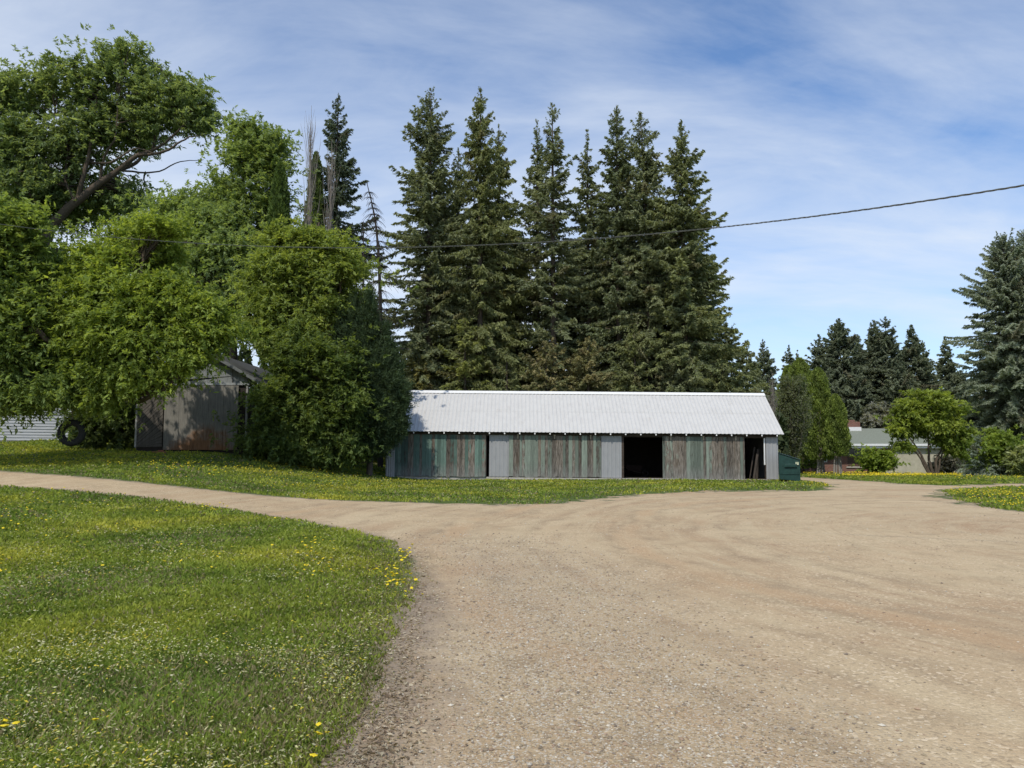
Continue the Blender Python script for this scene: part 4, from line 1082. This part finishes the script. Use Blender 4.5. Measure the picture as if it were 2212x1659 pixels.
m = MB(); m.box(lx(855), lx(1677), .1, DEP - .06, -.32, .012); m.build('earth_floor', simple('earth_floor', (.09, .07, .055), .95), shed)
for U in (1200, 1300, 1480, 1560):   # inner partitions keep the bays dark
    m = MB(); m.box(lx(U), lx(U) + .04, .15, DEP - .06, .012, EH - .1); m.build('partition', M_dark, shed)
# boards leaning in the right-hand opening and junk in the bays
M_old = simple('old_wood', (.075, .06, .048), .95, .3, 8, stretch=(2, 2, .3))
for i, (U, w, tl) in enumerate([(1636, .10, .22), (1642, .07, .15), (1646, .09, .08), (1631, .05, .30)]):
    x = sx(U); z = .10
    m = MB(); m.prism([(-w / 2, 0), (w / 2, 0), (w / 2 + tl, 1.25 + .12 * i), (-w / 2 + tl, 1.3 + .12 * i)], .0, .03, 'y')
    o = m.build('leaning_board', M_old, loc=(x - .12, SY + .30 + i * .10, .115))
    tag(o, 'old board leaning inside the narrow right hand shed opening', 'board', 'boards leaning in the right shed opening')
m = MB()
wl = thing('wheelbarrow', 'dark shape of a wheelbarrow in the wide open shed bay', 'wheelbarrow', (sx(1386), SY + 2.8, .15))
m = MB(); m.prism([(-.35, .35), (.35, .30), (.5, .62), (-.5, .66)], -.28, .28, 'y'); m.build('tray', simple('rust_red', (.025, .014, .012), .9), wl, bevel=.02)
for sgn in (-1, 1):
    V, F = limb([(-.75, sgn * .22, .62), (0, sgn * .2, .3), (.62, sgn * .06, .2)], .018, .018, 6, 5); MB().add(V, F).build('handle', M_old, wl)
    V, F = limb([(-.3, sgn * .2, .38), (-.32, sgn * .2, .0)], .014, .014, 3, 5); MB().add(V, F).build('leg', M_dark, wl)
def torus(R_, r_, ns=28, nr=10, tread=False):
    V = []; F = []
    for i in range(ns):
        a = 2 * math.pi * i / ns
        for j in range(nr):
            b = 2 * math.pi * j / nr
            cb, sb = math.cos(b), math.sin(b)
            ex = math.copysign(abs(cb) ** .7, cb); ey = math.copysign(abs(sb) ** .7, sb)
            rad = R_ + r_ * ex + (.012 if tread and i % 2 and cb > .3 else 0)
            V.append((rad * math.cos(a), ey * r_ * .95, rad * math.sin(a)))
    for i in range(ns):
        for j in range(nr):
            F.append([i * nr + j, ((i + 1) % ns) * nr + j, ((i + 1) % ns) * nr + (j + 1) % nr, i * nr + (j + 1) % nr])
    return V, F
M_rubber = simple('rubber', (.018, .018, .018), .75, .3, 12)
V, F = torus(.15, .04, 20, 8); o = MB().add(V, F).build('wheel', M_rubber, wl, loc=(.66, 0, .19), smooth=True)

# grey corner post standing off the shed's left end
cpst = MB()
V, F = corr(-.22, .22, (0, -.2), (0, 1.62), .11, .02, 2, (0, -1, 0))
cpst.add(V, F); cpst.box(-.21, .21, .004, .05, -.2, 1.60)
x = P(843, 1000, 38.4)[0]
o = cpst.build('metal_post', M_tinwall, loc=(x, 38.4, gz(x, 38.4)))
tag(o, 'short grey metal clad post at the left corner of the long shed', 'post')

# ------------------------------------------------------------------ dumpster
M_dump = simple('dumpster_green', (.012, .042, .034), .5, .35, 4)
M_lid = simple('dumpster_lid', (.010, .030, .025), .55, .2, 4)
DY = 36.6
dx0, dx1 = P(1684, 1010, DY)[0], P(1727, 1010, DY)[0]; dw = dx1 - dx0
dxc = (dx0 + dx1) / 2; dzg = gz(dxc, DY)
dp = thing('dumpster', 'dark green steel dumpster with a sloping lid beside the shed', 'dumpster', (dxc, DY, dzg), -math.atan2(dxc, DY))
hw_ = dw / 2
body = MB(); body.prism([(-hw_, .12), (hw_, .02), (hw_, 1.00), (-hw_, 1.33)], 0, 1.8, 'y'); body.build('body', M_dump, dp, bevel=.012)
lid = MB(); lid.prism([(-hw_ - .03, 1.345), (hw_ + .04, .995 + .015), (hw_ + .04, 1.045), (-hw_ - .03, 1.38)], -.03, 1.83, 'y'); lid.build('lid', M_lid, dp, bevel=.008)
pk = MB(); pk.box(-.22, .34, -.09, -.002, .70, .84); pk.build('fork_pocket', M_dump, dp, bevel=.01)
pk = MB()
for z in (.35,): pk.box(-hw_ + .03, hw_ - .03, -.03, -.002, z, z + .05)
pk.box(-hw_ + .0, -hw_ + .05, -.03, -.002, .14, 1.28); pk.box(hw_ - .05, hw_, -.03, -.002, .04, .97); pk.build('rib', M_dump, dp)
st_ = MB(); st_.box(hw_ - .20, hw_ - .06, -.036, -.031, .80, .93); sk = st_.build('sticker', simple('sticker', (.55, .55, .38), .6, .2, 40), dp)
sk2 = MB(); sk2.box(hw_ - .18, hw_ - .08, -.039, -.0365, .895, .91); sk2.box(hw_ - .18, hw_ - .10, -.039, -.0365, .855, .868); sk2.build('print', simple('sticker_print', (.15, .2, .08), .6), sk)

# ------------------------------------------------------------------ grey barn
BY = 36.5
def bxw(U): return P(U, 900, BY)[0]
bc = bxw(425); bz = gz(bc, BY) - .0
bz = P(435, 971, BY)[2]
barn = thing('barn', 'old grey plank barn with a rust stained sliding door under the trees', 'barn', (bc, BY, bz))
def bl(U): return bxw(U) - bc
def bh(V): return P(430, V, BY)[2] - bz
def gray_mat(name, base, rust=False, diag=False):
    t = NT(name); v = t.coord((1, 1, .12)); n = t.noise(v, 14, 7, .7); n1 = t.noise(t.coord(), 1.8, 6, .7)
    c = t.mix(t.ramp(n, .3, .72), tuple(x * .6 for x in base), tuple(x * 1.25 for x in base))
    c = t.mix(t.math('MULTIPLY', t.ramp(n1, .45, .7), .5), c, tuple(x * .55 for x in base))
    if rust:
        z = t.n('ShaderNodeSeparateXYZ', {0: t.coord()}).outputs
        f = t.math('ADD', z[2], t.math('MULTIPLY', t.math('SUBTRACT', n1, .5), 3.2))
        dxr = t.math('ABSOLUTE', t.math('SUBTRACT', z[0], .45))
        f = t.math('ADD', f, t.math('MULTIPLY', dxr, .55))
        f = t.math('ADD', f, t.math('MULTIPLY', t.math('SUBTRACT', n, .5), .9))
        c = t.mix(t.math('MULTIPLY', t.ramp(t.math('MULTIPLY', f, .5), .72, .25), .9), c, t.mix(t.ramp(n, .35, .7), (.13, .055, .02), (.26, .12, .045)))
    return t.done(t.bsdf(c, .85, bump=n, bs=.4, bd=.01))
M_bdoor = gray_mat('barn_door_sheet', (.22, .205, .175), True); M_bwall = gray_mat('barn_gable_sheet', (.24, .25, .24)); M_bplank = gray_mat('barn_plank', (.12, .105, .088))
hz = bh(828); e_h = bh(840); pk_h = bh(762)
xl, xr_ = bl(298), bl(532); xm = bl(446)
def zl(x):
    e = bl(584) if x > xm else bl(300) - .2
    return pk_h + (bh(839) - pk_h) * (x - xm) / (e - xm) + .01
m = MB(); m.prism([(xl, hz + .02), (xr_ + .02, hz + .02), (xr_ + .02, zl(xr_ + .02)), (xm, pk_h + .01), (xl, zl(xl))], -.02, .03, 'y')
g_ = m.build('gable', M_bwall, barn)
m = MB(); 
for U in (395, 468, 500): m.box(bl(U) - .015, bl(U) + .015, -.032, -.02, e_h, zl(bl(U)) - .08)
m.build('batten', M_bplank, g_)
m = MB(); m.box(bl(296), bl(538), -.10, -.045, hz - .09, hz + .02); m.build('door_rail', simple('rail_metal', (.3, .31, .3), .6), barn)
m = MB(); x0, x1 = bl(357), bl(516); nst = 5
for i in range(nst):
    a = x0 + (x1 - x0) * i / nst; b_ = x0 + (x1 - x0) * (i + 1) / nst
    m.box(a + .002, b_ - .002, -.14 - .006 * (i % 2), -.10, bh(972), hz - .12)
m.build('sliding_door', M_bdoor, barn, bevel=.01)
# diagonal plank leaf left of the door
m = MB(); X0, X1 = bl(298), bl(353); Z0, Z1 = bh(966), hz - .1; step = .17
k = -14
while k < 40:
    # plank strip z = x*1.0 + c
    c0 = Z0 - 1.4 + k * step; quad = []
    pts = []
    def clip(c):  # intersect line z = .9*(x-X0)+c with box
        out = []
        for x_ in (X0, X1):
            z_ = .9 * (x_ - X0) + c; out.append((x_, min(max(z_, Z0), Z1)))
        return out
    a0, a1 = clip(c0); b0, b1 = clip(c0 + step - .02)
    if (b0[1] - a0[1]) + (b1[1] - a1[1]) > .02:
        pts = [a0, a1, b1, b0]
        # remove degenerate
        up = [pts[0]]
        for q in pts[1:]:
            if abs(q[0] - up[-1][0]) + abs(q[1] - up[-1][1]) > 1e-4: up.append(q)
        if len(up) >= 3: m.prism(up, -.05 - .01 * (k % 2), -.01, 'y')
    k += 1
m.build('plank_leaf', M_bplank, barn)
m = MB(); m.box(X0 + .01, bl(532), .0, .04, bh(980) - .4, hz); m.build('front_wall', M_dark, barn)
m = MB(); m.box(bl(294), bl(298), -.07, .05, bh(966), hz - .1); m.build('corner_post', simple('grey_post', (.33, .32, .29), .9), barn)
m = MB(); m.box(bl(531), bl(535), -.07, .05, bh(985), hz - .1); m.build('corner_post', simple('grey_post2', (.30, .29, .27), .9), barn)
for (x_, nm) in ((bl(296), 'side_wall'), (bl(532), 'side_wall')):
    m = MB(); m.box(x_ - .02, x_ + .02, .05, 8, -.6, e_h - .15); m.build(nm, M_bplank, barn)
m = MB(); m.box(xl, xr_, 7.96, 8.0, -.6, e_h); m.build('rear_wall', M_bplank, barn)
sl = (pk_h - (e_h - .3)) / (xr_ + .9 - xm)
rf = MB()
xe = bl(584); ze = bh(839)
rf.prism([(xm, pk_h + .02), (xe, ze), (xe, ze + .06), (xm, pk_h + .09)], -.35, 8.3, 'y')
xe2 = bl(300) - .2
rf.prism([(xm - .003, pk_h + .02), (xm - .003, pk_h + .09), (xe2, ze + .06), (xe2, ze)], -.35, 8.3, 'y')
r_o = rf.build('roof', gray_mat('barn_roof', (.085, .085, .08)), barn)
ff = MB(); ff.prism([(xm, pk_h - .06), (xe, ze - .08), (xe, ze + .075), (xm, pk_h + .105)], -.38, -.352, 'y'); ff.prism([(xm - .003, pk_h - .06), (xm - .003, pk_h + .105), (xe2, ze + .075), (xe2, ze - .08)], -.38, -.352, 'y')
ff.build('barge_board', simple('barge', (.14, .145, .14), .8), r_o)

# ------------------------------------------------------------------ white sided house on the left
pA = P(-330, 935, 40); pB = P(151, 950, 45.5)
ang = math.atan2(pB[1] - pA[1], pB[0] - pA[0]); Lw = math.hypot(pB[1] - pA[1], pB[0] - pA[0])
wz = pB[2] - .05
wh = thing('white_house', 'white clapboard outbuilding half hidden by the leftmost maple', 'house', (pA[0], pA[1], wz), ang)
M_clap = simple('white_clapboard', (.50, .50, .50), .8, .12, 3, stretch=(.5, 1, 3))
m = MB(); nb_ = 20; hh = .165
for i in range(nb_):
    m.prism([(-.035, i * hh), (-.005, i * hh + hh - .004), (.03, i * hh + hh - .004), (.03, i * hh)], 0, Lw, 'x')
m.build('siding', M_clap, wh)
m = MB(); m.box(0, Lw - .01, .031, 6, -1.2, nb_ * hh); m.box(0, Lw, -.02, .031, -1.2, -.004); m.build('wall', M_concrete, wh)
m = MB(); m.box(Lw, Lw + .10, -.05, .06, -.3, nb_ * hh); m.build('corner_board', simple('brown_corner', (.16, .09, .05), .9), wh)
m = MB(); m.prism([(-.5, 3.2), (3, 4.6), (6.5, 3.2), (6.5, 3.32), (3, 4.75), (-.5, 3.32)], -.3, Lw + .35, 'x'); m.build('roof', simple('asphalt_shingle', (.12, .12, .12), .95), wh)
# ------------------------------------------------------------------ tyre swing
TY = 30.0
tp_ = P(155, 935, TY)
sw = thing('tyre_swing', 'black tyre hung on a rope in front of the white wall', 'swing', tuple(tp_))
V, F = torus(.39, .125, 44, 12, True); MB().add(V, F).build('tyre', M_rubber, sw, smooth=True).rotation_euler = (0, 0, .12)
t_top = P(158, 770, TY) - tp_
V, F = limb([(0, 0, .50), (0, 0, t_top[2] * .5), tuple(t_top)], .014, .014, 8, 6); MB().add(V, F).build('rope', simple('rope', (.25, .22, .17), .9), sw)
# small log and bricks by barn
x, y = P(343, 965, 35.5)[0], 35.5
bp_ = thing('brick_stack', 'little heap of red bricks on the grass left of the barn', 'bricks', (x, y, gz(x, y)))
for i, (a, b_, c_) in enumerate([(0, 0, 0), (.24, .03, 0), (.1, .02, .066), (-.2, .05, 0)]):
    m = MB(); m.box(a - .11, a + .11, b_ - .05, b_ + .05, c_, c_ + .062); m.build('brick', simple('brick_red', (.32, .12, .08), .9), bp_, bevel=.005)

# ------------------------------------------------------------------ bungalow
HY = 76.0
def hx(U): return P(U, 990, HY)[0]
hb = P(1850, 1022, HY)[2]
hc = hx(1950)
hou = thing('bungalow', 'low brick and cream bungalow with a grey green roof', 'house', (hc, HY, hb))
def hl(U): return hx(U) - hc
def hv(V): return P(1900, V, HY)[2] - hb
def brick_mat(name, c1, c2, mortar, sc=1.0):
    t = NT(name); v = t.coord((1, 1, 1), rot=(math.radians(90), 0, 0))
    b = t.n('ShaderNodeTexBrick', {'Vector': v, 'Color1': (*c1, 1), 'Color2': (*c2, 1), 'Mortar': (*mortar, 1), 'Scale': 1.0, 'Mortar Size': .012, 'Brick Width': .28, 'Row Height': .09})
    n = t.noise(v, 3, 5)
    c = t.mix(t.math('MULTIPLY', t.ramp(n, .4, .7), .35), b.outputs[0], tuple(x * .6 for x in c1))
    return t.done(t.bsdf(c, .9, bump=b.outputs[1], bs=-.3, bd=.01))
M_brick = brick_mat('red_brick', (.22, .085, .055), (.16, .065, .045), (.25, .2, .17))
M_stucco = simple('cream_stucco', (.42, .385, .29), .95, .15, 2)
M_shingle = simple('green_shingle', (.20, .215, .17), .95, .15, 9)
M_trim = simple('white_trim', (.70, .70, .69), .6, .05)
def glass_mat():
    t = NT('window_glass'); return t.done(t.bsdf((.015, .018, .02), .08, spec=.6))
M_glass = glass_mat()
m = MB(); m.box(hl(1725), hl(1925), 0, 8, -.5, hv(966)); 
w = m.build('wall', M_brick, hou); w['label'] = 'red brick wall'
m = MB(); m.box(hl(1925) + .003, hl(2135), -.75, 8, -.5, hv(966)); w = m.build('wall', M_stucco, hou); w['label'] = 'cream stucco wall'
m = MB(); m.box(hl(2040), hl(2135) + .02, -.80, -.753, -.5, hv(1004)); m.build('foundation', M_concrete, hou)
m = MB(); m.prism([(-1.1, hv(960)), (4.4, hv(925.5) + .12), (10, hv(960)), (10, hv(963)), (4.4, hv(925.5) - .03), (-1.1, hv(963))], hl(1715), hl(2105), 'x')
rfo = m.build('roof', M_shingle, hou)
m = MB(); m.box(hl(1714), hl(2106), -1.19, -1.105, hv(968), hv(959)); m.build('fascia', M_trim, rfo)
m = MB(); m.box(hl(1714), hl(2106), -1.33, -1.195, hv(963.5), hv(959.5)); m.build('gutter', M_trim, rfo)
ch = MB(); cy = 3.6
kx = lambda U: P(U, 920, HY + cy)[0] - hc
kz = lambda V: P(1850, V, HY + cy)[2] - hb
ch.box(kx(1822), kx(1858), cy, cy + 1.3, 2.5, kz(911)); ch.box(kx(1824), kx(1848), cy + .1, cy + 1.2, kz(911) + .003, kz(907)); c_o = ch.build('chimney', M_brick, rfo)
m = MB(); m.box(kx(1820), kx(1860), cy - .06, cy + 1.36, kz(932), kz(922.5)); m.build('flashing', M_trim, c_o)
def hwindow(U0, U1, V0, V1, mull, y=-.0, fm=None):
    x0, x1, z0, z1 = hl(U0), hl(U1), hv(V1), hv(V0); f = .07
    m = MB(); m.box(x0, x1, y - .06, y - .012, z1 - f, z1); m.box(x0, x1, y - .06, y - .012, z0, z0 + f); m.box(x0, x0 + f, y - .06, y - .012, z0 + f + .001, z1 - f - .001); m.box(x1 - f, x1, y - .06, y - .012, z0 + f + .001, z1 - f - .001)
    for q in mull: xx = x0 + (x1 - x0) * q; m.box(xx - .04, xx + .04, y - .058, y - .012, z0 + f + .001, z1 - f - .001)
    w = m.build('window', fm or M_trim, hou)
    g = MB(); g.box(x0 + f, x1 - f, y - .035, y - .02, z0 + f, z1 - f); g.build('pane', M_glass, w)
M_brn = simple('brown_frame', (.10, .06, .045), .8)
hwindow(1743, 1753, 976, 1000, [.5])
hwindow(1768, 1786, 972, 998, [.5])
hwindow(1831, 1872, 969, 984, [.37], fm=simple('grey_frame', (.30, .29, .27), .7))
m = MB(); m.box(hl(1831), hl(1872), -.035, -.003, hv(1006), hv(985)); m.build('panel', M_brn, hou)
m = MB(); m.box(hl(1827), hl(1880), -.10, -.004, hv(1010.5), hv(1007.5)); m.build('sill', M_concrete, hou)
dr_ = MB(); dr_.box(hl(1898), hl(1912), -.05, -.01, hv(1015), hv(973)); d_o = dr_.build('door', M_brn, hou)
m = MB(); m.box(hl(1900), hl(1903), -.07, -.051, hv(1012), hv(975)); m.build('glazing', M_glass, d_o)
hwindow(1908.5, 1917, 975, 1009, [])
m = MB(); m.box(hl(1896), hl(1918), -1.6, -.06, -.4, hv(1015)); m.box(hl(1892), hl(1922), -2.1, -1.603, -.4, hv(1018.5)); m.build('steps', simple('pale_step', (.42, .40, .30), .9), hou)
# satellite dish
sdh = thing('satellite_dish', 'grey satellite dish on the roof edge before the blue spruce', 'satellite dish', (hl(2117) + hc, HY - 1.5, hb + hv(950)))
V = []; F = []; nr_, na = 5, 20
for i in range(nr_ + 1):
    for j in range(na):
        r_ = .62 * i / nr_; a = 2 * math.pi * j / na; V.append((r_ * math.cos(a), -.25 + .22 * (i / nr_) ** 2 * -1, .45 + r_ * math.sin(a)))
for i in range(nr_):
    for j in range(na): F.append([i * na + j, i * na + (j + 1) % na, (i + 1) * na + (j + 1) % na, (i + 1) * na + j])
ds = MB().add(V, F).build('dish', simple('dish_grey', (.33, .33, .33), .6), sdh, smooth=True)
V, F = limb([(0, 0, -.6), (0, -.1, .1), (0, -.24, .42)], .03, .03, 5, 6); MB().add(V, F).build('mast', M_dark, sdh)
V, F = limb([(0, -.3, -.1), (0, -.8, .2), (0, -1.0, .42)], .015, .015, 5, 6); MB().add(V, F).build('feed_arm', M_dark, sdh)
# bin
x = hx(1996); by_ = HY - 1.35
bn = thing('wheeled_bin', 'black wheeled bin standing against the cream wall', 'bin', (x, by_, gz(x, by_)))
m = MB(); m.prism([(-.24, .08), (.24, .08), (.29, 1.0), (-.29, 1.0)], -.3, .25, 'y'); m.build('body', simple('bin_black', (.02, .02, .022), .5), bn, bevel=.02)
m = MB(); m.prism([(-.32, 1.003), (.32, 1.003), (.28, 1.09), (-.28, 1.09)], -.36, .30, 'y'); m.build('lid', simple('bin_lid', (.025, .025, .027), .5), bn, bevel=.015)
for s_ in (-1, 1):
    V, F = torus(.07, .03, 14, 6); o = MB().add(V, F).build('wheel', M_rubber, bn, loc=(s_ * .24, .28, .1)); o.rotation_euler = (0, 0, math.radians(90))
# garden bench by the cedars
x = hx(1748); by_ = HY - 4.5
be = thing('garden_bench', 'dark low garden bench beside the cedars', 'bench', (P(1748, 1000, by_)[0], by_, gz(P(1748, 1000, by_)[0], by_)))
m = MB()
for i in range(3): m.box(-.8, .8, -.2 + i * .14, -.08 + i * .14, .42, .46)
m.build('seat', M_dark, be)
m = MB()
for i in range(2): m.box(-.8, .8, .24, .27, .56 + i * .16, .68 + i * .16)
m.build('backrest', M_dark, be)
for a in (-.7, .7):
    for b_ in (-.17, .22):
        m = MB(); m.box(a - .03, a + .03, b_ - .03, b_ + .03, 0, .419 if b_ < 0 else .85); m.build('leg', M_dark, be)

# ------------------------------------------------------------------ overhead cable
pt = np.array([(2212, 400), (2000, 436), (1800, 462), (1563, 487), (1400, 505), (1200, 523), (1000, 533), (780, 537), (600, 533), (400, 522), (250, 510), (50, 493)], float)
cf = np.polyfit((pt[:, 0] - 1100) / 1000, pt[:, 1], 3)
Us = np.linspace(-400, 2700, 1500); Vs = np.polyval(cf, (Us - 1100) / 1000)
inv = np.interp(Us, [-400, 2700], [1 / 27., 1 / 9.])
ctr = np.array([P(u, v, 1 / i) for u, v, i in zip(Us, Vs, inv)])
arc = np.concatenate([[0], np.cumsum(np.linalg.norm(np.diff(ctr, axis=0), axis=1))])
strands = []
for k in range(3):
    ph = arc / .42 * 2 * np.pi + k * 2.094
    off = np.stack([np.zeros_like(ph), np.cos(ph), np.sin(ph)], 1) * .008
    strands.append(tubes((ctr + off)[None], np.interp(Us, [-400, 1500, 2300], [.0025, .0045, .0078])[None] * (1.0 if k else .8), 5))
o = mesh_np('power_line', *join(strands), simple('cable_black', (.08, .085, .075), .6), smooth=True)
tag(o, 'twisted black overhead cable sagging across the yard', 'cable')

# ------------------------------------------------------------------ camera, light, sky
cam = bpy.data.cameras.new('camera'); co = bpy.data.objects.new('camera', cam); S.collection.objects.link(co)
co.location = (0, 0, EYE); co.rotation_euler = (math.radians(90) + PITCH, 0, 0)
cam.sensor_width = 36; cam.lens = 36 * FPX / 2212; cam.clip_end = 3000; cam.clip_start = .05
S.camera = co
EL = math.radians(52); AZ = math.radians(199)   # azimuth clockwise from +Y
sdir = Vector((math.sin(AZ) * math.cos(EL), math.cos(AZ) * math.cos(EL), math.sin(EL)))
sl_ = bpy.data.lights.new('sun', 'SUN'); so = bpy.data.objects.new('sun', sl_); S.collection.objects.link(so)
so.rotation_euler = (-sdir).to_track_quat('-Z', 'Y').to_euler(); sl_.energy = 3.3; sl_.angle = math.radians(.6); sl_.color = (1, .955, .87)
W = bpy.data.worlds.new('World'); S.world = W; W.use_nodes = True; nt = W.node_tree; nt.nodes.clear()
t = NT.__new__(NT); t.t = nt
out = nt.nodes.new('ShaderNodeOutputWorld')
sky = t.n('ShaderNodeTexSky', sky_type='NISHITA'); sky.sun_disc = False; sky.sun_elevation = EL; sky.sun_rotation = AZ; sky.altitude = 700; sky.air_density = 1.0; sky.dust_density = .8; sky.ozone_density = 2.0
tc = t.n('ShaderNodeTexCoord').outputs['Generated']
sp_ = t.n('ShaderNodeSeparateXYZ', {0: tc})
zz = t.math('ADD', t.math('MAXIMUM', sp_.outputs[2], 0.0), .22)
pv = t.n('ShaderNodeCombineXYZ', {0: t.math('DIVIDE', sp_.outputs[0], zz), 1: t.math('DIVIDE', sp_.outputs[1], zz), 2: 0.0}).outputs[0]
mp = t.n('ShaderNodeMapping', {'Vector': pv, 'Rotation': (0, 0, math.radians(28)), 'Scale': (.65, 1.5, 1)}).outputs[0]
n1 = t.noise(mp, 1.1, 9, .58, .7); n2 = t.noise(mp, 3.2, 8, .6, 1.0); n3 = t.noise(pv, .55, 3, .5)
f = t.math('ADD', t.math('MULTIPLY', n1, .55), t.math('MULTIPLY', n2, .15)); f = t.math('ADD', f, t.math('MULTIPLY', n3, .3))
# cloudier to the left and low down, clearer high right
f = t.math('ADD', f, t.math('MULTIPLY', sp_.outputs[0], -.16))
f = t.math('ADD', f, t.math('MULTIPLY', t.math('SUBTRACT', .33, sp_.outputs[2]), .34))
cl = t.ramp(f, .33, .61)
base = t.mix(1.0, sky.outputs[0], (.90, 1.05, 1.20), 'MULTIPLY')
colr = t.mix(t.math('MULTIPLY', cl, .85), base, (5.4, 5.85, 6.5))
bg = t.n('ShaderNodeBackground', {'Color': colr, 'Strength': .15})
nt.links.new(bg.outputs[0], out.inputs[0])
S.view_settings.view_transform = 'Standard'; S.view_settings.look = 'None'; S.view_settings.exposure = 0
S.cycles.max_bounces = 6; S.cycles.diffuse_bounces = 3; S.cycles.transmission_bounces = 3; S.cycles.transparent_max_bounces = 4
